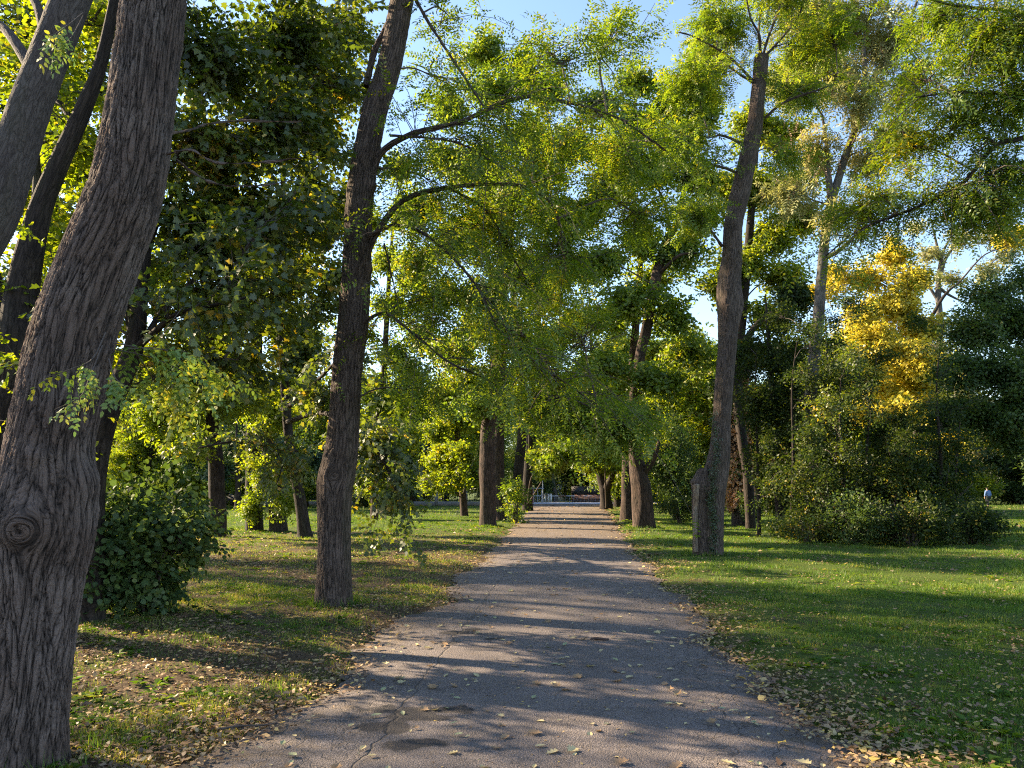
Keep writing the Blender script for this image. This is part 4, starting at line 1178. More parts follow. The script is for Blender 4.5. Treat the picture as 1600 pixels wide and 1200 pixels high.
std_tree('avenue_tree', 'farthest dark trunk of the left avenue row beside the barrier post', [(824, 797, 17), (824, 770, 14), (826, 700, 13), (830, 620, 12), (840, 520, 10), (850, 440, 7)], 58.0,
         [(850, 640, 58, 34, .8, 16), (890, 600, 58, 36, .8, 16), (830, 560, 58, 36, .8, 16), (880, 520, 58, 36, .8, 16), (870, 690, 57, 28, .6, 18), (845, 715, 56, 24, .5, 14), (900, 708, 55, 30, .5, 18), (870, 728, 56, 22, .35, 10), (840, 650, 50, 40, .6, 18), (900, 665, 50, 40, .6, 20), (880, 715, 48, 34, .4, 16), (848, 735, 50, 16, .6, 8)],
         'far', 'leaf_avenue', bark='bark_dark', seed=14)
# --- avenue, right row
std_tree('avenue_tree', 'stout dark leaning trunk, nearest of the avenue row right of the path', [(1006, 826, 34), (1006, 800, 31), (1003, 775, 31), (998, 740, 27), (992, 700, 20), (990, 640, 17), (1000, 560, 16), (1012, 500, 16), (1024, 440, 17), (1040, 380, 14), (1060, 340, 10), (1080, 200, 7)], 32.0,
         [(980, 480, 31, 50, .8, 18), (1050, 500, 32, 50, .8, 20), (930, 420, 32, 50, .8, 20), (1000, 380, 32, 55, .8, 20), (1070, 400, 32, 50, .8, 18), (940, 300, 32, 55, .8, 22), (1020, 270, 32, 55, .8, 22), (1090, 280, 32, 50, .8, 18), (980, 200, 32, 55, .8, 20), (1050, 170, 32, 50, .8, 16),
          (940, 580, 31, 50, .7, 18), (1030, 600, 31, 50, .7, 18), (980, 660, 30, 42, .7, 16), (1080, 560, 32, 40, .8, 14), (900, 340, 33, 50, .8, 18), (1100, 180, 33, 40, .8, 14), (1060, 230, 33, 55, .8, 24), (960, 250, 33, 50, .8, 22), (1100, 350, 33, 45, .8, 18), (1110, 100, 33, 40, .8, 14), (990, 130, 33, 45, .8, 14), (930, 170, 34, 45, .8, 14)],
         'far_s', 'leaf_avenue', seed=15, seg=30, n=160, bark='bark_far', irr=.12,
         extra=[(((1000, 745, 32), (1020, 720, 31.6), (1030, 690, 31.2)), .2, .06), (((1030, 420, 32), (1000, 370, 32), (985, 330, 32)), .13, .04), (((1028, 430, 32), (1060, 400, 31), (1090, 395, 31)), .1, .03), (((1046, 360, 32), (1040, 320, 32), (1025, 290, 32)), .1, .03)])
std_tree('avenue_tree', 'pale lit trunk half hidden behind the stout right avenue trunk', [(980, 811, 23), (980, 780, 19), (980, 740, 18), (984, 660, 16), (990, 560, 14), (1000, 420, 12), (1010, 320, 8)], 39.0,
         [(960, 500, 39, 48, .8, 20), (1020, 440, 39, 48, .8, 20), (950, 610, 38, 42, .7, 18), (1030, 560, 38, 42, .7, 16), (980, 700, 37, 30, .6, 10), (900, 500, 39, 45, .8, 18)],
         'far_s', 'leaf_lime', seed=16)
std_tree('avenue_tree', 'low forked dark trunk at the far right end of the path', [(947, 792, 22), (946, 778, 17), (945, 762, 18), (940, 748, 14), (934, 720, 11), (930, 660, 9), (925, 560, 8), (920, 460, 6)], 62.0,
         [(940, 660, 62, 36, .8, 18), (900, 640, 62, 34, .8, 16), (970, 640, 62, 34, .8, 16), (930, 700, 60, 36, .5, 22), (970, 710, 60, 28, .5, 14), (915, 727, 59, 24, .35, 10), (945, 728, 58, 22, .35, 10), (960, 670, 50, 40, .6, 18), (950, 712, 48, 30, .4, 12), (920, 570, 62, 36, .8, 16), (900, 715, 60, 24, .4, 10)],
         'far', 'leaf_avenue', bark='bark_dark', seed=17, extra=[(((946, 765, 62), (955, 748, 61), (964, 720, 60)), .4, .12)])

# --- row at the back of the left lawn
std_tree('lawn_tree', 'upright dark trunk beside the leafy bush, left lawn', [(339, 826, 30), (339, 780, 25), (338, 730, 24), (334, 680, 20), (330, 620, 18), (328, 540, 17), (326, 440, 15), (320, 300, 12), (320, 150, 9)], 26.0,
         [(300, 620, 26, 60, .7, 20), (250, 560, 26, 60, .8, 20), (370, 620, 25, 50, .7, 16), (320, 500, 26, 60, .8, 20), (240, 650, 25, 55, .7, 18), (380, 480, 26, 55, .8, 18), (250, 420, 26, 60, .8, 20), (330, 340, 26, 70, .8, 22), (230, 280, 26, 60, .8, 14), (380, 250, 26, 60, .8, 18), (300, 700, 24, 40, .5, 4)],
         'medium', 'leaf_lime', seed=21, bark='bark_dark', gk=dict(scale=1.25, spr=9))
std_tree('lawn_tree', 'straight trunk wrapped in leafy shoots, left lawn', [(397, 832, 28), (397, 790, 25), (396, 740, 23), (395, 680, 21), (396, 600, 18), (400, 480, 15), (405, 350, 12)], 30.0,
         [(400, 620, 30, 50, .7, 18), (350, 560, 30, 50, .8, 16), (450, 560, 30, 50, .8, 16), (400, 480, 30, 60, .8, 20), (460, 430, 30, 55, .8, 16), (380, 380, 30, 60, .8, 18), (400, 740, 29, 22, 1.4, 4), (397, 790, 29.6, 14, 1.5, 6), (480, 520, 30, 40, .8, 12)],
         'medium', 'leaf_lime', seed=22, bark='bark_dark', gk=dict(scale=1.3))
std_tree('lawn_tree', 'trunk bowed to the left with sprouts at mid height, left lawn', [(436, 832, 28), (434, 800, 24), (432, 765, 24), (427, 720, 23), (416, 690, 21), (405, 650, 17), (404, 560, 15), (410, 440, 12)], 29.5,
         [(430, 650, 29, 45, .7, 14), (470, 600, 29, 45, .8, 14), (425, 740, 28.5, 26, 1.0, 7), (440, 520, 30, 55, .8, 16), (400, 440, 30, 50, .8, 14), (445, 790, 28.8, 14, 1.2, 5)],
         'medium', 'leaf_lime', seed=23, bark='bark_dark', gk=dict(scale=1.25))
std_tree('lime_green_tree', 'bright sunlit lime green tree with low branches at the back of the left lawn', [(726, 806, 12), (722, 760, 11), (716, 700, 10), (710, 620, 8), (706, 540, 6)], 46.0,
         [(690, 720, 45, 34, .7, 20), (725, 715, 44, 30, .8, 20), (700, 755, 44, 32, .5, 18), (680, 680, 46, 30, .7, 14), (720, 660, 46, 34, .8, 18), (740, 745, 43, 18, .8, 10), (690, 620, 46, 40, .8, 18), (740, 600, 46, 40, .8, 16), (668, 760, 45, 22, .4, 8)],
         'far_s', 'leaf_lime', seed=25, gk=dict(limb_r=.05))
std_tree('lime_green_tree', 'yellow green tree seen just right of the path side trunk', [(585, 806, 13), (586, 740, 12), (590, 660, 11), (600, 580, 10), (605, 480, 8), (612, 380, 6), (620, 290, 4)], 42.0,
         [(590, 700, 42, 36, .9, 20), (620, 640, 42, 36, .8, 18), (580, 620, 42, 40, .9, 18), (620, 560, 42, 40, .8, 16), (640, 690, 42, 26, .7, 12), (580, 760, 41, 28, .6, 12), (650, 590, 42, 36, .8, 12), (560, 520, 42, 40, .8, 12), (610, 480, 42, 40, .8, 16), (600, 410, 42, 40, .8, 16), (630, 340, 42, 40, .8, 14), (650, 440, 42, 36, .8, 12), (580, 350, 42, 30, .8, 8), (620, 270, 42, 34, .8, 10), (660, 530, 42, 36, .8, 12)],
         'far_s', 'leaf_lime', seed=26, gk=dict(limb_r=.05))
std_tree('bluish_tree', 'dark bluish green tree with low crown beyond the left lawn', [(640, 800, 12), (640, 750, 11), (640, 700, 9), (640, 620, 5)], 55.0,
         [(620, 740, 55, 34, .7, 26), (650, 700, 55, 36, .8, 26), (610, 680, 56, 34, .8, 22), (640, 640, 56, 34, .8, 20), (590, 750, 56, 26, .6, 14), (650, 755, 54, 26, .5, 14), (600, 620, 56, 30, .8, 14)],
         'far', 'leaf_bluish', seed=27, bark='bark_dark', gk=dict(limb_r=.06))
std_tree('bluish_tree', 'grey green tree in front of the left end of the fence', [(372, 800, 10), (372, 750, 9), (370, 700, 8), (370, 640, 5)], 56.0,
         [(340, 740, 56, 30, .8, 18), (380, 700, 56, 32, .9, 18), (420, 740, 57, 26, .8, 12), (300, 720, 57, 36, .8, 18), (360, 650, 57, 36, .8, 18), (450, 700, 57, 34, .9, 18), (500, 720, 57, 30, .8, 14)],
         'far', 'leaf_bluish', seed=28, bark='bark_dark', gk=dict(limb_r=.06))

# --- right side: tall pale tree, yellow tree, dark evergreen and the others
std_tree('tall_pale_tree', 'very tall pale grey tree with thin yellowing crown and brown seed bunches', [(1262, 830, 24), (1262, 760, 21), (1264, 650, 19), (1272, 560, 18), (1280, 480, 17), (1286, 400, 16), (1294, 340, 15), (1304, 300, 13), (1322, 240, 11), (1345, 180, 10), (1366, 120, 10), (1400, 70, 8), (1430, 10, 6), (1450, -60, 4)], 26.0,
         [(1300, 120, 26, 60, .8, 20), (1380, 60, 26, 60, .8, 20), (1330, 20, 26, 70, .7, 20), (1240, 130, 26, 50, .8, 14), (1420, 130, 26, 45, .8, 12), (1270, 230, 26, 45, .8, 10), (1290, 50, 27, 60, .8, 16), (1400, -60, 26, 100, .6, 24), (1360, 240, 26, 40, .8, 12), (1230, 300, 26, 40, .8, 10), (1250, 30, 26, 55, .7, 12), (1340, 160, 25, 50, .8, 14), (1400, 200, 25, 45, .8, 10), (1310, 330, 25, 40, .8, 8)],
         'droop', 'leaf_pale', seed=31, bark='bark_pale', seg=26, n=160, flare=(.4, .3, 5),
         extra=[(((1300, 320, 26), (1294, 270, 26), (1292, 230, 26), (1285, 180, 26)), .15, .04), (((1345, 180, 26), (1352, 120, 26), (1350, 60, 26), (1362, 10, 26)), .12, .04), (((1366, 120, 26), (1378, 90, 26.4), (1372, 30, 26.6)), .09, .03),
                (((1284, 405, 26), (1310, 392, 25.6), (1335, 370, 25.3), (1350, 350, 25)), .1, .03), (((1410, 60, 26), (1430, 90, 25.6), (1455, 110, 25.4)), .06, .02)], gk=dict(limb_r=.05, spr=8))
# seed bunches of that tree
tp = [o for o in col.objects if o.name == 'tall_pale_tree'][0]
gS = np.random.default_rng(77); mbS = MB()
for (px, py, n_) in ((1255, 210, 26), (1240, 270, 26), (1262, 300, 20), (1330, 90, 22), (1360, 70, 22), (1300, 130, 14), (1390, 20, 14), (1270, 160, 16), (1420, 70, 10), (1235, 240, 20), (1285, 255, 12)):
    c_ = W(px, py, 25.8)
    P_ = c_ + gS.normal(size=(n_, 3)) * np.array([.45, .5, .5])
    D_ = gS.normal(size=(n_, 3)) * .3 + np.array([0, 0, -1.])
    place(mbS, T_cluster(14, .5, .07, .03, kite, 31), P_, D_, gS.uniform(.6, 1.2, n_), gS, 1.0)
mbS.build('seed_bunches', M['seed'], tp, np.array(tp.location), use_rnd=True, smooth=False)['kind'] = 'stuff'

std_tree('yellow_tree', 'golden yellow sunlit tree beyond the thicket on the right', [(1440, 815, 14), (1438, 740, 13), (1432, 650, 12), (1425, 560, 10), (1420, 470, 8)], 40.0,
         [(1400, 480, 39, 48, .8, 34), (1365, 540, 37, 42, .8, 30), (1350, 590, 35, 30, .8, 16), (1400, 650, 34, 34, .7, 16), (1440, 560, 36, 44, .8, 28), (1340, 500, 38, 36, .8, 16), (1440, 520, 38.5, 40, .8, 24), (1400, 570, 38, 40, .8, 26), (1440, 600, 38, 36, .8, 22), (1380, 610, 38, 28, .7, 12), (1350, 440, 40, 40, .7, 18), (1430, 440, 39, 36, .7, 16), (1270, 460, 40, 26, .6, 8), (1300, 430, 40, 26, .6, 6),
          (1470, 640, 38, 30, .6, 10), (1340, 650, 38, 22, .6, 6), (1500, 690, 38, 28, .6, 8), (1400, 400, 40, 34, .6, 12), (1440, 700, 38, 24, .6, 6), (1590, 370, 40, 20, .8, 10), (1490, 580, 38, 20, .6, 6)],
         'far_s', 'leaf_yellow', seed=32, bark='bark_dark', extra=[(((1425, 560, 40), (1470, 470, 40), (1500, 440, 40)), .13, .04)])
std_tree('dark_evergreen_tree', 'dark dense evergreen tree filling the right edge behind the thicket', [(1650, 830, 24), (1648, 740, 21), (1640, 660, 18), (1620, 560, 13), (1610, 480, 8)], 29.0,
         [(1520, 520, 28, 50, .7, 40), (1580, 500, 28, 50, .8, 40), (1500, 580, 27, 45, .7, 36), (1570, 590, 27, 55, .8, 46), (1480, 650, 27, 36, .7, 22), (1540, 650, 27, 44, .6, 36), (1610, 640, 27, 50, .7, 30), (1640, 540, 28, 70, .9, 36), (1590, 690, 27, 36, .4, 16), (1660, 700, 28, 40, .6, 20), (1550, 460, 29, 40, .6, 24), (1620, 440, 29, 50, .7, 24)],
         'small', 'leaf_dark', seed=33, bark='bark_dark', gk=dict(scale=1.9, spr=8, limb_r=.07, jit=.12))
std_tree('bare_crowned_tree', 'thin crowned tree with mostly bare pale boughs against the sky', [(1470, 806, 12), (1468, 700, 12), (1468, 600, 11), (1468, 500, 10), (1466, 450, 9), (1472, 400, 6), (1490, 360, 4)], 50.0,
         [(1500, 380, 50, 34, .6, 12), (1450, 400, 50, 30, .6, 10), (1550, 370, 50, 36, .6, 14), (1490, 440, 50, 30, .6, 10), (1580, 400, 50, 34, .7, 12), (1540, 430, 50, 34, .6, 12), (1430, 360, 50, 26, .6, 6)],
         'far_s', 'leaf_pale', seed=34, bark='bark_pale', gk=dict(spr=5, limb_r=.05),
         extra=[(((1467, 450, 50), (1485, 462, 50), (1512, 475, 50)), .12, .04), (((1466, 470, 50), (1440, 430, 50), (1425, 410, 50)), .12, .04), (((1467, 440, 50), (1480, 400, 50), (1510, 370, 50), (1545, 360, 50)), .14, .03), (((1470, 410, 50), (1462, 375, 50), (1455, 345, 50)), .12, .03)])
std_tree('ivy_tree', 'tree sheathed in climbing ivy coloured orange as if sunlit, right behind the stub tree', [(1158, 795, 30), (1156, 760, 25), (1152, 700, 24), (1150, 640, 22), (1152, 560, 20), (1160, 480, 17), (1170, 380, 14), (1180, 260, 10), (1190, 150, 7)], 34.0,
         [(1160, 420, 34, 55, .8, 26), (1210, 380, 34, 55, .8, 26), (1230, 300, 34, 55, .8, 26), (1180, 300, 34, 50, .8, 22), (1130, 300, 34, 45, .8, 16), (1220, 220, 34, 55, .8, 22), (1170, 200, 34, 50, .8, 18), (1230, 440, 34, 45, .8, 16), (1260, 350, 34, 40, .8, 14), (1240, 130, 34, 55, .8, 16), (1120, 450, 34, 40, .8, 12), (1200, 500, 34, 45, .7, 14), (1280, 260, 34, 40, .8, 8)],
         'far_s', 'leaf_lime', seed=35, bark='bark_dark')
tp = [o for o in col.objects if o.name == 'ivy_tree'][0]
mbS = MB(); n_ = 1500
u_ = gS.random(n_); yy_ = 795 - 215 * u_; a_ = gS.uniform(0, 2 * math.pi, n_)
cx_ = np.interp(yy_, [640, 700, 760, 795], [1150, 1152, 1156, 1158])
rr_ = np.interp(yy_, [580, 795], [.33, .42]) * gS.uniform(1.0, 1.25, n_)
P_ = np.array([W(a, b_, 34) for a, b_ in zip(cx_, yy_)]) + np.stack([np.cos(a_) * rr_, np.sin(a_) * rr_, 0 * a_], 1)
D_ = np.stack([np.cos(a_), np.sin(a_), -1.2 + gS.normal(size=n_) * .4], 1) + gS.normal(size=(n_, 3)) * .3
place(mbS, T_cluster(4, .2, .13, .1, leaf6, 41), P_, D_, gS.uniform(.7, 1.2, n_), gS, 1.0)
mbS.build('climbing_leaves', M['leaf_sun_orange'], tp, np.array(tp.location), use_rnd=True, smooth=False)
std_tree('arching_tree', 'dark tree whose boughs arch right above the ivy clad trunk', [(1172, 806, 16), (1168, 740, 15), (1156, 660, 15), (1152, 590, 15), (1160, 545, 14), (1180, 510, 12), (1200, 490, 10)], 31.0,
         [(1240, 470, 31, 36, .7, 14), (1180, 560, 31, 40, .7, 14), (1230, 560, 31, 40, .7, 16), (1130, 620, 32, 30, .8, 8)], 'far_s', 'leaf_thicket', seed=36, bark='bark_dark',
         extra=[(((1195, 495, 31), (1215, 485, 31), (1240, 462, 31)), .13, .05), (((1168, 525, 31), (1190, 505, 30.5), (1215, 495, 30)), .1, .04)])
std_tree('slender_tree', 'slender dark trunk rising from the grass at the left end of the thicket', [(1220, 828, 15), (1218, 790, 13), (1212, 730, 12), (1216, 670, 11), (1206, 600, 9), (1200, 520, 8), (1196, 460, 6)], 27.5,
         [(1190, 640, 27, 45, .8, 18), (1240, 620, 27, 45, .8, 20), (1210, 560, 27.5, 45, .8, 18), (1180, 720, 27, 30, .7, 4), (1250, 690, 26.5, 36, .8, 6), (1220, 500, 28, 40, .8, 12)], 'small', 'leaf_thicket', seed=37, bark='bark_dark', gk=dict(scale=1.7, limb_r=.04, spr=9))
std_tree('mottled_tree', 'short visible pale mottled trunk at the far side of the right lawn', [(1486, 789, 13), (1486, 770, 11), (1484, 750, 11), (1482, 700, 10), (1480, 600, 8)], 68.0,
         [(1480, 690, 68, 34, .7, 14), (1520, 660, 68, 34, .7, 14), (1450, 720, 68, 26, .6, 10), (1560, 690, 68, 34, .6, 14), (1500, 730, 68, 24, .4, 8)], 'far', 'leaf_thicket', seed=38, bark='bark_pale')

# --- saplings of the thicket
gT = np.random.default_rng(55)
sap_txt = ['thin sapling at the left end of the thicket, small dull leaves', 'thin sapling in the left part of the thicket', 'sapling directly right of the tall pale trunk', 'forked sapling with brownish leaves amid the thicket',
           'dense leaved sapling in the middle of the thicket', 'thin dark stemmed sapling in front of the yellow tree', 'sapling below the lowest yellow foliage', 'tall sapling in the right part of the thicket',
           'slim straight sapling with a clear dark stem near the dark evergreen', 'leafy sapling at the right end of the thicket', 'low bushy sapling behind the brush, left half', 'low bushy sapling behind the brush, right half', 'back sapling between the pale trunk and yellow tree', 'back sapling overtopping the brush pile']
for k, (px, top, Y) in enumerate([(1186, 545, 27), (1235, 500, 25), (1290, 470, 25.5), (1318, 560, 24), (1345, 560, 25), (1385, 655, 25.5), (1410, 690, 24), (1440, 680, 26), (1468, 500, 24.5), (1486, 640, 25), (1280, 660, 23.5), (1400, 710, 23.5), (1310, 500, 28), (1375, 670, 27)]):
    b_ = G(px, 764 + EYE * FPX / Y / 1.0)
    y0_ = 764 + 1920 / Y
    bl = []
    hgt = y0_ - top
    for q in np.linspace(.25, 1.0, 7):
        bl.append((px + gT.normal() * 16, y0_ - hgt * q, Y + gT.normal() * .8, gT.uniform(20, 44) * (1.15 - .35 * q), .9, 6 if k != 8 else 3))
    lean = gT.normal() * 14
    std_tree('sapling', sap_txt[k], [(px, y0_, 6.5), (px + lean * .3, y0_ - hgt * .35, 5), (px + lean * .6 + gT.normal() * 4, y0_ - hgt * .7, 3.5), (px + lean, top, 2)], Y, bl, 'small', 'leaf_thicket' if k != 3 else 'leaf_maple', seed=60 + k, bark='bark_dark',
             group='saplings of the thicket', seg=8, n=30, gk=dict(limb_r=.018, spr=7, scale=1.4, tw=.009, jit=.06), flare=(.1, .2, 3))


# --- low plants
def shrub(name, label, px, py, Y, wpx, hpx, n, tmpl, leafm, seed, scale=1.0, spr=8, cat='shrub', stems=9, barkm='twig', group=None, reach=1.0):
    """a shrub: several stems from one stool, leaves through its volume; (px,py) is its foot"""
    g_ = np.random.default_rng(seed)
    b0 = W(px, py, Y); b0[2] = float(gz(b0[0], b0[1]))
    r = empty(name, tuple(b0), label, cat, group)
    br, lf = MB(), MB()
    hw = wpx * Y / FPX * .5; h = hpx * Y / FPX
    tips = []
    for k in range(stems):
        a = g_.uniform(0, 2 * math.pi); q = g_.uniform(.2, 1) ** .6
        tip = b0 + np.array([math.cos(a) * hw * q * .8 * reach, math.sin(a) * hw * q * .8 * reach, h * g_.uniform(.5, .95) * (1.1 - .35 * q) * reach])
        P_ = catmull([b0 + np.array([math.cos(a), math.sin(a), 0]) * .06 - np.array([0, 0, .05]), (b0 * .6 + tip * .4) + np.array([0, 0, .2 * h]), tip], 10)
        tube(br, P_, np.linspace(.016, .005, 10) * max(.5, h), 5); tips.append(P_)
    sp_ = np.concatenate(tips)
    q = g_.normal(size=(n, 3)); q /= np.linalg.norm(q, axis=1)[:, None]; q *= (g_.random(n) ** .4)[:, None]
    lum = 1 + .38 * np.sin(q[:, 0] * 4.3 + seed) * np.cos(q[:, 2] * 5.1 + seed) + .15 * g_.normal(size=n)
    q = b0 + np.stack([q[:, 0] * hw * lum, q[:, 1] * hw * .85, h * .5 + q[:, 2] * h * .5 * lum], 1)
    P_, D_ = [], []
    for i in range(n):
        k = int(np.argmin(np.linalg.norm(sp_ - q[i], axis=1))); a = sp_[k]
        path = catmull([a, (a + q[i]) * .5 + np.array([0, 0, .04]), q[i]], 4)
        tube(br, path, np.linspace(.006, .002, 4), 3, cap=False)
        t = g_.uniform(.3, 1, spr) * 3; ii = np.minimum(t.astype(int), 2); ff = (t - ii)[:, None]
        P_.append(path[ii] * (1 - ff) + path[ii + 1] * ff + g_.normal(size=(spr, 3)) * .09 * max(.6, h * .6))
        dv = (q[i] - (b0 + np.array([0, 0, h * .3]))); dv /= np.linalg.norm(dv) + 1e-9
        D_.append(dv * .6 + g_.normal(size=(spr, 3)) * .6 + np.array([0, 0, -.1]))
    P_ = np.concatenate(P_); D_ = np.concatenate(D_)
    P_[:, 2] = np.maximum(P_[:, 2], b0[2] + .03)
    place(lf, tmpl, P_, D_, g_.uniform(.75, 1.2, len(P_)) * scale, g_, .5)
    o = br.build('stems', M[barkm], r, b0); tag(o, kind='stuff')
    lf.build('foliage', M[leafm], r, b0, use_rnd=True, smooth=False)
    return r


shrub('leafy_bush', 'big dark green broad leaved bush beside the big leaning tree', 228, 930, 10.2, 178, 195, 130, 'round', 'leaf_dark', 71, 1.05, 7, stems=14)
shrub('leafy_bush', 'small low bush in the shade left of the big dark bush', 150, 925, 9.8, 90, 120, 60, 'round', 'leaf_dark', 72, 1.1, 7)
bt = [('brush', 'low dark brambly shrub at the left end of the brush pile', 1262, 846, 23, 95, 40, 60), ('brush', 'low dark shrub in the front middle of the brush pile', 1340, 852, 22.5, 130, 62, 110),
      ('brush', 'tangled dark shrub left of centre behind the brush pile', 1300, 842, 24.5, 120, 85, 110), ('brush', 'low glossy shrub right of centre in the brush pile', 1425, 855, 22, 140, 66, 120),
      ('brush', 'tangled shrub in the back middle of the brush pile', 1390, 842, 24.5, 130, 95, 120), ('brush', 'long low shrub forming the right end of the brush pile', 1520, 852, 22.5, 120, 48, 100),
      ('brush', 'tangled shrub in the back right of the brush pile', 1470, 840, 24.5, 120, 90, 110), ('brush', 'smallest weedy clump at the foot of the slender trunk', 1222, 836, 25.5, 50, 26, 30)]
for k, (nm, lab, px, py, Y, wp, hp, n_) in enumerate(bt):
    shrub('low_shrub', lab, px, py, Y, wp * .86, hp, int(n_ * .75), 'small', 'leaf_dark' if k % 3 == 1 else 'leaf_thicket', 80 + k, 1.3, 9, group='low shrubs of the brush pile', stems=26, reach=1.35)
shrub('sprouting_shrub', 'bright green leafy sprouts at the foot of the left avenue trunks', 806, 806, 37, 40, 64, 22, 'medium', 'leaf_avenue', 95, 1.4)
shrub('dark_shrub', 'tall dark shrub between the right avenue trunks and the stub tree', 1056, 806, 40, 90, 150, 150, 'far_s', 'leaf_dark', 96, 1.0)
shrub('dark_shrub', 'dark rounded shrub just left of the stub tree', 1085, 812, 38, 50, 90, 70, 'far_s', 'leaf_dark', 97, 1.0)
shrub('dark_shrub', 'dark shrub at the foot of the ivy clad trunk', 1172, 806, 33, 40, 50, 40, 'far_s', 'leaf_dark', 98, .7)
shrub('weedy_shrub', 'yellow green low shrub beside the stout right avenue trunk', 1062, 812, 36, 70, 44, 40, 'far_s', 'leaf_thicket', 99, .7)
shrub('garden_shrub', 'sunlit pale green shrub behind the walking person', 1540, 784, 82, 80, 48, 60, 'vfar', 'leaf_lime', 101, .8)
shrub('garden_shrub', 'dark leafy shrub right of the walking person', 1590, 786, 84, 70, 40, 60, 'vfar', 'leaf_dark', 102, .8)
shrub('garden_shrub', 'dark shrub left of the walking person', 1505, 786, 86, 50, 40, 50, 'vfar', 'leaf_dark', 103, .8)

# --- tree at the right, outside the frame, whose boughs reach in overhead
pts = [np.array([10.4, 10.5, -.1]), np.array([10.5, 10.4, 1.5]), np.array([10.3, 10.5, 3.5]), np.array([10.5, 10.6, 6]), np.array([10.2, 10.8, 9]), np.array([10.0, 11, 12])]
Rr = Tree('overhanging_tree', 'tree beyond the right edge whose green boughs hang into the upper right', 'tree', base_of(pts), seed=41, bark='bark_dark', leaf='leaf_pinnate')
Rr.trunk(pts, [.3, .26, .24, .2, .15, .08], seg=24, n=80)
for q, r0, n_ in ((((1720, 170, 10.5), (1600, 215, 10.2), (1555, 228, 10.1), (1500, 290, 10.2), (1430, 325, 10.4), (1345, 358, 10.6), (1290, 400, 10.8)), .045, 56), (((1720, 150, 10.5), (1600, 148, 10), (1500, 145, 9.8), (1430, 152, 9.6)), .03, 30),
                  (((1700, 230, 10.5), (1600, 252, 10.1), (1550, 272, 10), (1480, 300, 9.9)), .025, 24), (((1700, 60, 10.5), (1600, 20, 10.2), (1500, 10, 10), (1420, -10, 9.8)), .04, 26), (((1567, 145, 10), (1565, 110, 10), (1572, 80, 10)), .012, 8)):
    L_ = Rr.limb(LP(*q), r0, .008, 8)
    dress(Rr.g, Rr.br, Rr.lf, L_, n_, .4, 1.4, 'pin', spr=8, scale=1.15)
Rr.grow([blob(1540, 60, 10, 90, .8, 34), blob(1470, 30, 10.5, 70, .8, 22), blob(1590, 150, 10, 70, .8, 24), blob(1500, 190, 10.3, 75, .8, 22), blob(1420, 230, 10.6, 60, .8, 16), blob(1580, 270, 10.2, 55, .7, 22), blob(1500, 320, 10.5, 55, .5, 16), blob(1380, 310, 10.8, 55, .6, 16),
         blob(1560, 330, 10.3, 50, .5, 16), blob(1430, 130, 10.3, 50, .8, 8), blob(1340, 330, 11, 40, .6, 10), blob(1610, 40, 9.5, 90, .8, 26), blob(1550, -120, 10, 160, .6, 30)], 'pin', limb_r=.025, spr=9, scale=1.15)
Rr.done()

# ------------------------------------------------------------------ background trees (four kinds, then copies)
def kind_tree(name, label, x, y, h, cr, leaf, tmpl, seed, low=.12, bark='bark_dark', n_bl=34, scale=1.5, dens=34, spr=8, group='trees of the far wood'):
    g_ = np.random.default_rng(seed)
    b0 = np.array([x, y, -.04])
    T = Tree(name, label, 'tree', b0, group, seed=seed, bark=bark, leaf=leaf)
    pts = [b0 + np.array([0, 0, -.1]), b0 + np.array([.2, 0, h * .25]), b0 + np.array([-.1, .1, h * .5]), b0 + np.array([.15, 0, h * .75]), b0 + np.array([.1, 0, h * .95])]
    T.trunk(pts, [h * .022, h * .018, h * .014, h * .008, h * .003], seg=12, n=40, flare=(.4, .4, 4), irregular=.08)
    bl = []
    for k in range(n_bl):
        u = (k + .5) / n_bl
        z = h * (low + (1 - low) * u)
        rr = cr * (math.sin(math.pi * min(1, .18 + .80 * u)) ** .6)
        a = k * 2.4 + g_.normal() * .3
        q = g_.uniform(.35, .85) * rr
        r_ = cr * g_.uniform(.32, .46)
        bl.append((b0 + np.array([math.cos(a) * q, math.sin(a) * q, z]), (r_, r_, r_ * .7), dens))
    T.grow(bl, tmpl, limb_r=.06, spr=spr, jit=.35, subseg=2, tw=.02, scale=scale)
    return T.done()


K1 = kind_tree('background_tree', 'tall green tree of the far wood', -40, 86, 17, 5.5, 'leaf_avenue', 'far', 201)
K2 = kind_tree('background_tree', 'yellow green broad tree of the far wood', -28, 92, 14, 6, 'leaf_lime', 'far', 202)
K3 = kind_tree('background_tree', 'dark green tree of the far wood', -14, 100, 16, 6, 'leaf_dark', 'far', 203, low=.04)
K4 = kind_tree('background_tree', 'slender pale yellowing tree of the far wood', 40, 90, 20, 4.5, 'leaf_pale', 'far', 204, bark='bark_pale', dens=24)
K5 = kind_tree('background_tree', 'dull green bushy tree of the far wood', 58, 84, 11, 6, 'leaf_thicket', 'far', 205, low=.0)
gB = np.random.default_rng(99)
KS = [K1, K2, K3, K4, K5]
spots = []
for x in np.arange(-78, 80, 7.5):      # back row closing the view
    spots.append((x + gB.normal() * 1.5, 122 + gB.normal() * 4, int(gB.choice([0, 2, 2, 4, 1])), gB.uniform(.95, 1.3)))
for x in np.arange(-70, -6, 9):
    spots.append((x + gB.normal() * 1.5, 84 + gB.normal() * 5, int(gB.choice([0, 1, 2, 1])), gB.uniform(.8, 1.1)))
for x in np.arange(18, 72, 9):
    spots.append((x + gB.normal() * 1.5, 96 + gB.normal() * 5, int(gB.choice([4, 0, 3, 4, 1])), gB.uniform(.8, 1.1)))
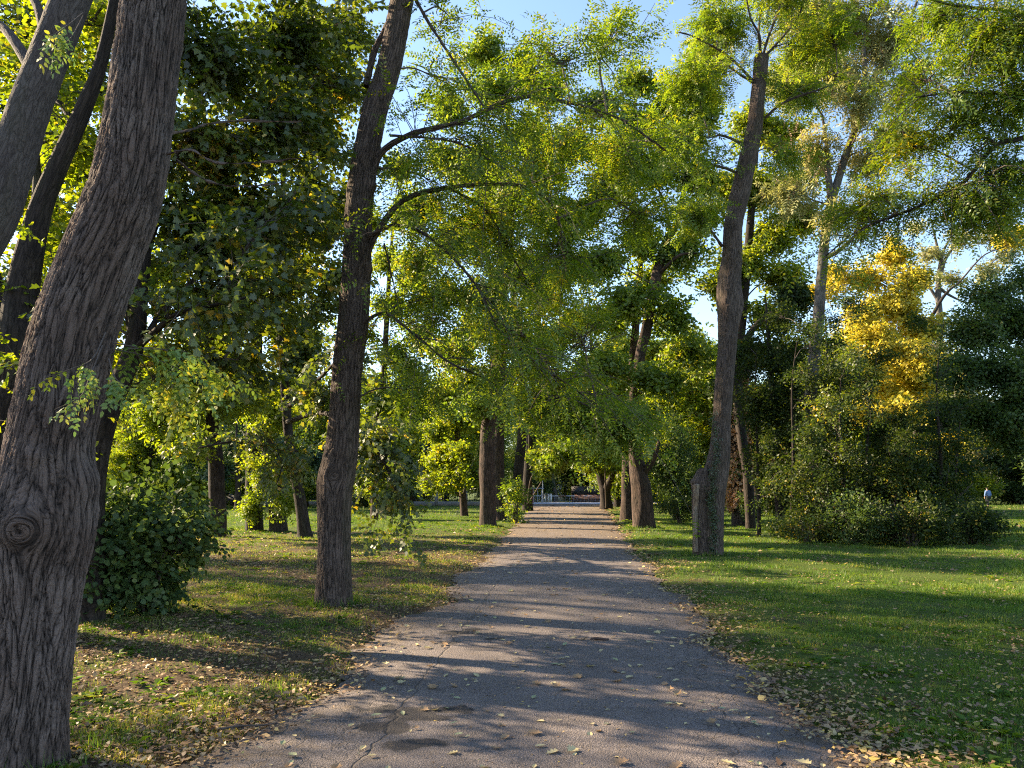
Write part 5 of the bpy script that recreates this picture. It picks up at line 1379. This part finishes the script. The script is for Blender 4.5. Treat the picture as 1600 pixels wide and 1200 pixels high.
for q in ((20, 62, 4, .8), (28, 56, 4, .9), (17, 47, 4, .62), (22, 50, 1, .8), (13, 60, 1, .95), (9.5, 70, 0, .9), (15, 76, 2, .8), (52, 70, 2, 1.0),
          (-38, 78, 1, 1.0), (-10, 80, 1, .7), (-3, 90, 0, .8), (-24, 64, 1, .62), (-18, 68, 0, .6), (-31, 66, 1, .7), (-12, 70, 4, .5), (-36, 70, 4, .8), (3, 101, 2, .8), (16, 101, 2, .9), (10, 104, 4, .9)):
    spots.append(q)
TXT = ['tall green tree of the far wood', 'yellow green broad tree of the far wood', 'dark green tree of the far wood', 'slender pale yellowing tree of the far wood', 'dull green bushy tree of the far wood']
for (x, y, k, s_) in spots:
    copy_tree(KS[k], (x, y, -.04), gB.uniform(0, 6.28), s_ * gB.uniform(.9, 1.1), s_, TXT[k], 'trees of the far wood')

# ------------------------------------------------------------------ fence behind the left lawn
def box(mb, x0, x1, y0, y1, z0, z1, rnd=0):
    V = np.array([[x, y, z] for z in (z0, z1) for (x, y) in ((x0, y0), (x1, y0), (x1, y1), (x0, y1))], float)
    mb.add(V, np.array([[0, 3, 2, 1], [4, 5, 6, 7], [0, 1, 5, 4], [1, 2, 6, 5], [2, 3, 7, 6], [3, 0, 4, 7]]))
    return V


M['concrete'] = plain('grey_concrete', (.22, .21, .21), .85, nscale=3)
M['iron'] = plain('dark_iron', (.035, .035, .04), .5, .3)
M['white_paint'] = plain('white_paint', (.75, .75, .72), .5, var=.06)
M['dark_slats'] = plain('dark_panel', (.045, .04, .045), .6)


def brick(name, c1, c2, mort):
    m, t, out = mat(name)
    tc = nd(t, 'ShaderNodeTexCoord')
    mp = nd(t, 'ShaderNodeMapping'); mp.inputs['Rotation'].default_value = (math.pi / 2, 0, 0); t.links.new(tc.outputs['Object'], mp.inputs[0])
    b_ = nd(t, 'ShaderNodeTexBrick'); b_.inputs['Scale'].default_value = 4; b_.inputs['Color1'].default_value = (*c1, 1); b_.inputs['Color2'].default_value = (*c2, 1); b_.inputs['Mortar'].default_value = (*mort, 1)
    t.links.new(mp.outputs[0], b_.inputs['Vector'])
    p_ = nd(t, 'ShaderNodeBsdfPrincipled'); p_.inputs['Roughness'].default_value = .85
    t.links.new(b_.outputs[0], p_.inputs['Base Color']); t.links.new(p_.outputs[0], out.inputs[0])
    return m


M['brick'] = brick('red_brick', (.10, .042, .032), (.13, .055, .042), (.10, .085, .075))
FY = 74.0
fx0, fx1 = -52.0, 1.2
F_ = empty('park_fence', (fx0, FY, 0), 'long low grey wall fence with dark railings closing off the left lawn', 'fence')
mb = MB(); box(mb, fx0, fx1, FY - .12, FY + .12, -.1, .42); mb.build('low_wall', M['concrete'], F_, (fx0, FY, 0), smooth=False)
mb = MB()
for x in np.arange(fx0 + .1, fx1 - .05, .16):
    box(mb, x - .014, x + .014, FY - .014, FY + .014, .42, 1.22)
mb.build('railing', M['iron'], F_, (fx0, FY, 0), smooth=False)
mb = MB(); box(mb, fx0, fx1, FY - .03, FY + .03, 1.22, 1.27); mb.build('top_rail', M['iron'], F_, (fx0, FY, 0), smooth=False)
mb = MB(); box(mb, fx0, fx1, FY - .025, FY + .025, .55, .59); mb.build('bottom_rail', M['iron'], F_, (fx0, FY, 0), smooth=False)
for x in np.arange(fx0, fx1 + .1, 2.8):
    mb = MB(); box(mb, x - .14, x + .14, FY - .16, FY + .16, -.1, 1.36); box(mb, x - .18, x + .18, FY - .2, FY + .2, 1.36, 1.42)
    mb.build('post', M['concrete'], F_, (fx0, FY, 0), smooth=False)
# white lettering sprayed on a board of the fence
px0 = W(378, 788, FY - .25)
gr = empty('painted_board', (px0[0], FY - .2, .45), 'dark board with small white painted letters on the fence, left lawn', 'board')
mb = MB(); box(mb, px0[0] - 1.6, px0[0] + 1.0, FY - .24, FY - .18, .05, 1.0); mb.build('board', M['dark_slats'], gr, gr.location, smooth=False)
mb = MB(); x = px0[0] - .35
for ch in ('v', 'i', 'b', 'g'):
    seg_ = {'v': [(0, 1, .12, 0), (.12, 0, .24, 1)], 'i': [(.06, 0, .06, 1)], 'b': [(0, 0, 0, 1.4), (0, 0, .2, 0), (.2, 0, .2, .8), (.2, .8, 0, .8)], 'g': [(.2, -.3, .2, 1), (0, 1, .2, 1), (0, .3, .2, .3), (0, .3, 0, 1)]}[ch]
    for (a, b_, c_, d_) in seg_:
        p, q = np.array([x + a, FY - .245, .42 + b_ * .28]), np.array([x + c_, FY - .245, .42 + d_ * .28])
        tube(mb, catmull([p, q], 3), .022, 5)
    x += .3
mb.build('lettering', M['white_paint'], gr, gr.location)

# brick yard wall with dark panels, beyond the road on the right of the view end
bx0 = W(893, 775, 100)[0]; bx1 = W(1100, 775, 100)[0]
bw = empty('yard_wall', (bx0, 100, 0), 'red brick wall topped with dark panels across the road', 'wall')
mb = MB(); box(mb, bx0, bx1, 100, 100.3, -.1, .85); mb.build('brick_base', M['brick'], bw, bw.location, smooth=False)
mb = MB()
for x in np.arange(bx0, bx1 - 1.9, 2.0):
    box(mb, x + .03, x + 1.97, 100.08, 100.22, .85, 1.95)
mb.build('panels', M['dark_slats'], bw, bw.location, smooth=False)
x0 = W(815, 775, 98)[0]; x1 = W(833, 775, 98)[0]
b2 = empty('brick_wall', (x0, 98, 0), 'short red brick wall left of the barrier post', 'wall')
mb = MB(); box(mb, x0 - 1.5, x1, 98, 98.3, -.1, 1.75); mb.build('brickwork', M['brick'], b2, b2.location, smooth=False)
mb = MB(); box(mb, x0 - 1.55, x1 + .05, 97.95, 98.35, 1.75, 1.85); mb.build('coping', M['concrete'], b2, b2.location, smooth=False)

# white pavilion seen through the gap
wx0 = W(873, 775, 112)[0]; wx1 = W(894, 775, 112)[0] + .6
pv = empty('white_kiosk', (wx0, 112, 0), 'small sunlit white building seen beyond the end of the path', 'kiosk')
mb = MB(); box(mb, wx0, wx1, 112, 116, -.1, 2.5); mb.build('wall', M['white_paint'], pv, pv.location, smooth=False)
mb = MB(); box(mb, wx0 - .3, wx1 + .3, 111.7, 116.3, 2.5, 2.7); mb.build('roof', M['concrete'], pv, pv.location, smooth=False)
m, t, out = mat('window_glass'); b = nd(t, 'ShaderNodeBsdfPrincipled'); b.inputs['Base Color'].default_value = (.1, .13, .16, 1); b.inputs['Roughness'].default_value = .08; t.links.new(b.outputs[0], out.inputs[0]); M['glass'] = m
for q in (.35, 1.45):
    mb = MB(); box(mb, wx0 + q, wx0 + q + .8, 111.94, 112.0, 1.2, 2.1); f_ = mb.build('window', M['white_paint'], pv, pv.location, smooth=False)
    mb = MB(); box(mb, wx0 + q + .08, wx0 + q + .72, 111.92, 111.94, 1.28, 2.02); o = mb.build('pane', M['glass'], f_, pv.location, smooth=False)
for k, (a, lab) in enumerate(((852, 'leftmost white post beyond the barrier'), (857, 'middle white post beyond the barrier'), (861, 'right hand white post beside the pale trunk'))):
    p = W(a, 780, 97)
    mb = MB(); box(mb, p[0] - .11, p[0] + .11, 96.9, 97.1, -.1, .95); box(mb, p[0] - .13, p[0] + .13, 96.88, 97.12, .95, 1.0)
    o = mb.build('bollard', M['white_paint'], smooth=False); tag(o, lab, 'bollard', 'white posts past the end of the path')
# pale leaning trunk past the road
std_tree('pale_trunked_tree', 'pale grey leaning trunk beyond the barrier at the end of the path', [(868, 786, 9), (867, 770, 8), (863, 750, 7), (861, 720, 6), (860, 680, 5)], 99.0,
         [(850, 700, 99, 22, .7, 14), (880, 690, 99, 22, .7, 14), (900, 710, 99, 20, .5, 10), (860, 660, 99, 22, .8, 12)], 'far', 'leaf_dark', seed=50, bark='bark_pale')

# barrier: steel frame gate with a long bar and wire mesh
M['rust_red'] = plain('faded_red_paint', (.32, .12, .09), .6)
M['steel'] = plain('galvanised_steel', (.45, .46, .48), .45, .5)
GY = 87.0
p0 = W(833, 787, GY); p1 = W(990, 787, GY)
gt = empty('barrier_gate', (p0[0], GY, 0), 'long low barrier with a red and white bar across the end of the path', 'barrier')
mb = MB(); tube(mb, catmull([(p0[0], GY, -.1), (p0[0], GY, 1.75)], 6), .055, 10); mb.build('post', M['rust_red'], gt, gt.location)
mb = MB(); tube(mb, catmull([(p1[0], GY, -.1), (p1[0], GY, .85)], 6), .05, 10); mb.build('post', M['rust_red'], gt, gt.location)
nseg = 12
for par, mm in ((0, 'white_paint'), (1, 'rust_red')):
    mb = MB()
    for k in range(nseg):
        if k % 2 == par:
            a = p0[0] + (p1[0] - p0[0]) * k / nseg; b_ = p0[0] + (p1[0] - p0[0]) * (k + 1) / nseg
            tube(mb, catmull([(a, GY, .82), (b_, GY, .82)], 3), .035, 8)
    mb.build('bar', M[mm], gt, gt.location)
mb = MB()
for x in np.arange(p0[0] + .3, p1[0], .42): tube(mb, catmull([(x, GY, .1), (x, GY, .8)], 2), .008, 4)
for z in (.12, .35, .58): tube(mb, catmull([(p0[0], GY, z), (p1[0], GY, z)], 2), .007, 4)
mb.build('wire_mesh', M['steel'], gt, gt.location)
# steel hoop stand behind the left post
q0 = W(834, 762, 89); q1 = W(846, 762, 89)
hs = empty('steel_frame', (q0[0], 89, 0), 'pale steel frame stand with a flat top behind the barrier post', 'frame')
for x in (q0[0], q0[0] + .45, q1[0]):
    mb = MB(); tube(mb, catmull([(x, 89, -.1), (x, 89, 1.62)], 4), .04, 8); mb.build('post', M['steel'], hs, hs.location)
mb = MB(); box(mb, q0[0] - .25, q1[0] + .3, 88.7, 89.3, 1.62, 1.72); mb.build('top', M['steel'], hs, hs.location, smooth=False)
# far lamp posts
for k, (px, top, lab) in enumerate(((967.5, 752, 'thin pale post right of the forked trunk at the path end'), (848, 738, 'thin pale post above the barrier'))):
    p = W(px, 780, 95); zt = W(px, top, 95)[2]
    L_ = empty('lamp_post', (p[0], 95, 0), lab, 'lamp post', 'posts past the end of the path')
    mb = MB(); tube(mb, catmull([(p[0], 95, -.1), (p[0], 95, zt)], 8), np.linspace(.07, .045, 8), 8); mb.build('pole', M['steel'], L_, L_.location)
    mb = MB(); tube(mb, catmull([(p[0], 95, zt), (p[0] + .25, 94.9, zt + .18), (p[0] + .6, 94.8, zt + .2)], 8), .03, 6); mb.build('arm', M['steel'], L_, L_.location)
# bench
bp_ = G(966, 786); bY = 72.0; bx = W(968, 786, bY)[0]
bn = empty('park_bench', (bx, bY, 0), 'dark park bench right of the low forked trunk at the end of the path', 'bench')
mb = MB()
for k in range(4): box(mb, bx - .8, bx + .8, bY - .22 + k * .12, bY - .12 + k * .12, .44, .48)
mb.build('seat', M['iron'], bn, bn.location, smooth=False)
mb = MB()
for k in range(3): box(mb, bx - .8, bx + .8, bY + .26 + .03 * k, bY + .30 + .03 * k, .56 + k * .13, .66 + k * .13)
mb.build('backrest', M['iron'], bn, bn.location, smooth=False)
for sx_ in (-.65, .65):
    for yy in (-.18, .22):
        mb = MB(); box(mb, bx + sx_ - .03, bx + sx_ + .03, bY + yy - .03, bY + yy + .03, -.06, .44); mb.build('leg', M['iron'], bn, bn.location, smooth=False)
    mb = MB(); tube(mb, catmull([(bx + sx_, bY + .22, .44), (bx + sx_, bY + .3, .7), (bx + sx_, bY + .36, .95)], 5), .025, 6); mb.build('back_support', M['iron'], bn, bn.location)
    mb = MB(); box(mb, bx + sx_ - .03, bx + sx_ + .03, bY - .2, bY + .28, .62, .66); box(mb, bx + sx_ - .025, bx + sx_ + .025, bY - .2, bY - .15, .48, .62); mb.build('armrest', M['iron'], bn, bn.location, smooth=False)

# ------------------------------------------------------------------ person walking away, far right
def skin_mesh(name, verts, edges, radii, m_, parent, sub=1):
    me = bpy.data.meshes.new(name)
    me.from_pydata(verts, edges, [])
    o = bpy.data.objects.new(name, me); link(o, parent)
    md = o.modifiers.new('skin', 'SKIN'); md.use_smooth_shade = True
    sv = me.skin_vertices[0].data
    for k, r_ in enumerate(radii):
        sv[k].radius = (r_, r_) if isinstance(r_, (int, float)) else r_
        sv[k].use_root = (k == 0)
    s2 = o.modifiers.new('sub', 'SUBSURF'); s2.levels = sub; s2.render_levels = sub
    dg = bpy.context.evaluated_depsgraph_get()
    ev = o.evaluated_get(dg)
    nm = bpy.data.meshes.new_from_object(ev)
    o.modifiers.clear(); o.data = nm
    nm.materials.clear(); nm.materials.append(m_)
    return o


PY = 70.0; pp = W(1545, 790, PY)
per = empty('person', (pp[0], PY, -.01), 'person in a light blue jacket and dark trousers walking away across the far lawn', 'person', rz=.15)
M['skin'] = plain('skin', (.5, .3, .22), .6, var=.05); M['jacket'] = plain('blue_jacket', (.13, .22, .45), .8, nscale=15, var=.15); M['trousers'] = plain('dark_trousers', (.02, .022, .035), .9); M['hair'] = plain('dark_hair', (.03, .022, .018), .7); M['shoe'] = plain('black_shoes', (.02, .02, .02), .5)
V_ = [(0, 0, .95), (0, 0, 1.15), (0, .01, 1.38), (0, .03, 1.47), (0, .05, 1.54), (0, .06, 1.63), (0, .06, 1.70),
      (-.10, 0, .90), (-.11, .10, .50), (-.11, -.06, .09), (-.11, .07, .04),
      (.10, 0, .90), (.11, .12, .50), (.11, .16, .10), (.11, .28, .04),
      (-.19, 0, 1.40), (-.25, .0, 1.13), (-.24, .12, .90), (-.235, .15, .82), (.19, 0, 1.40), (.25, -.04, 1.13), (.24, .03, .88), (.235, .05, .80)]
E_ = [(0, 1), (1, 2), (2, 3), (3, 4), (4, 5), (5, 6), (0, 7), (7, 8), (8, 9), (9, 10), (0, 11), (11, 12), (12, 13), (13, 14), (2, 15), (15, 16), (16, 17), (17, 18), (2, 19), (19, 20), (20, 21), (21, 22)]
R_ = [.14, .13, .13, .06, .055, .09, .07, .09, .06, .045, .045, .09, .06, .045, .045, .06, .045, .032, .03, .06, .045, .032, .03]
for side_, wr in ((-1, 18), (1, 22)):
    bx_, by_, bz_ = V_[wr]
    for f_ in range(5):
        a0 = len(V_)
        if f_ == 4: q = [(bx_ - side_ * .01, by_ + .035, bz_ + .005), (bx_ - side_ * .015, by_ + .05, bz_ - .03)]
        else: q = [(bx_, by_ - .028 + f_ * .018, bz_ - .05), (bx_ - side_ * .01, by_ - .026 + f_ * .019 + .01, bz_ - .05 - (.034, .042, .04, .032)[f_] )]
        V_ += q; E_ += [(wr, a0), (a0, a0 + 1)]; R_ += [.009, .008]
skin_mesh('body', V_, E_, R_, M['skin'], per)
skin_mesh('jacket', [(0, 0, .88), (0, 0, 1.12), (0, .0, 1.36), (0, .02, 1.45), (-.19, 0, 1.41), (-.26, .0, 1.13), (-.245, .11, .92), (.19, 0, 1.41), (.26, -.04, 1.13), (.245, .02, .90)],
          [(0, 1), (1, 2), (2, 3), (2, 4), (4, 5), (5, 6), (2, 7), (7, 8), (8, 9)], [(.21, .17), (.19, .16), (.18, .15), .09, .09, .07, .055, .09, .07, .055], M['jacket'], per)
skin_mesh('trousers', [(0, 0, .92), (-.10, 0, .86), (-.11, .10, .50), (-.11, -.05, .12), (.10, 0, .86), (.11, .12, .50), (.11, .17, .13)], [(0, 1), (1, 2), (2, 3), (0, 4), (4, 5), (5, 6)], [.15, .115, .08, .07, .115, .08, .07], M['trousers'], per)
skin_mesh('hair', [(0, .03, 1.60), (0, .04, 1.66), (0, .05, 1.72)], [(0, 1), (1, 2)], [.085, .105, .085], M['hair'], per)
for q in (((-.11, -.07, .06), (-.11, .08, .04)), ((.11, .14, .06), (.11, .30, .04))):
    skin_mesh('shoe', [q[0], q[1]], [(0, 1)], [.055, .045], M['shoe'], per)

# ------------------------------------------------------------------ unseen airy trees added beyond the left edge to dapple the path with shade
K6 = kind_tree('added_shade_tree', 'unseen airy tree added beyond the left edge to shade the path', -15, 9.5, 15, 4.6, 'leaf_lime', 'medium', 206, low=.24, dens=7, spr=7, n_bl=30, scale=1.3, group='unseen trees added beyond the left edge')
for (x, y, s_) in ((-18, 20, 1.0), (-25, 12, 1.1), (-27, 25, 1.15)):
    copy_tree(K6, (x, y, -.04), gB.uniform(0, 6.28), s_, s_, 'unseen airy tree added beyond the left edge to shade the path', 'unseen trees added beyond the left edge')
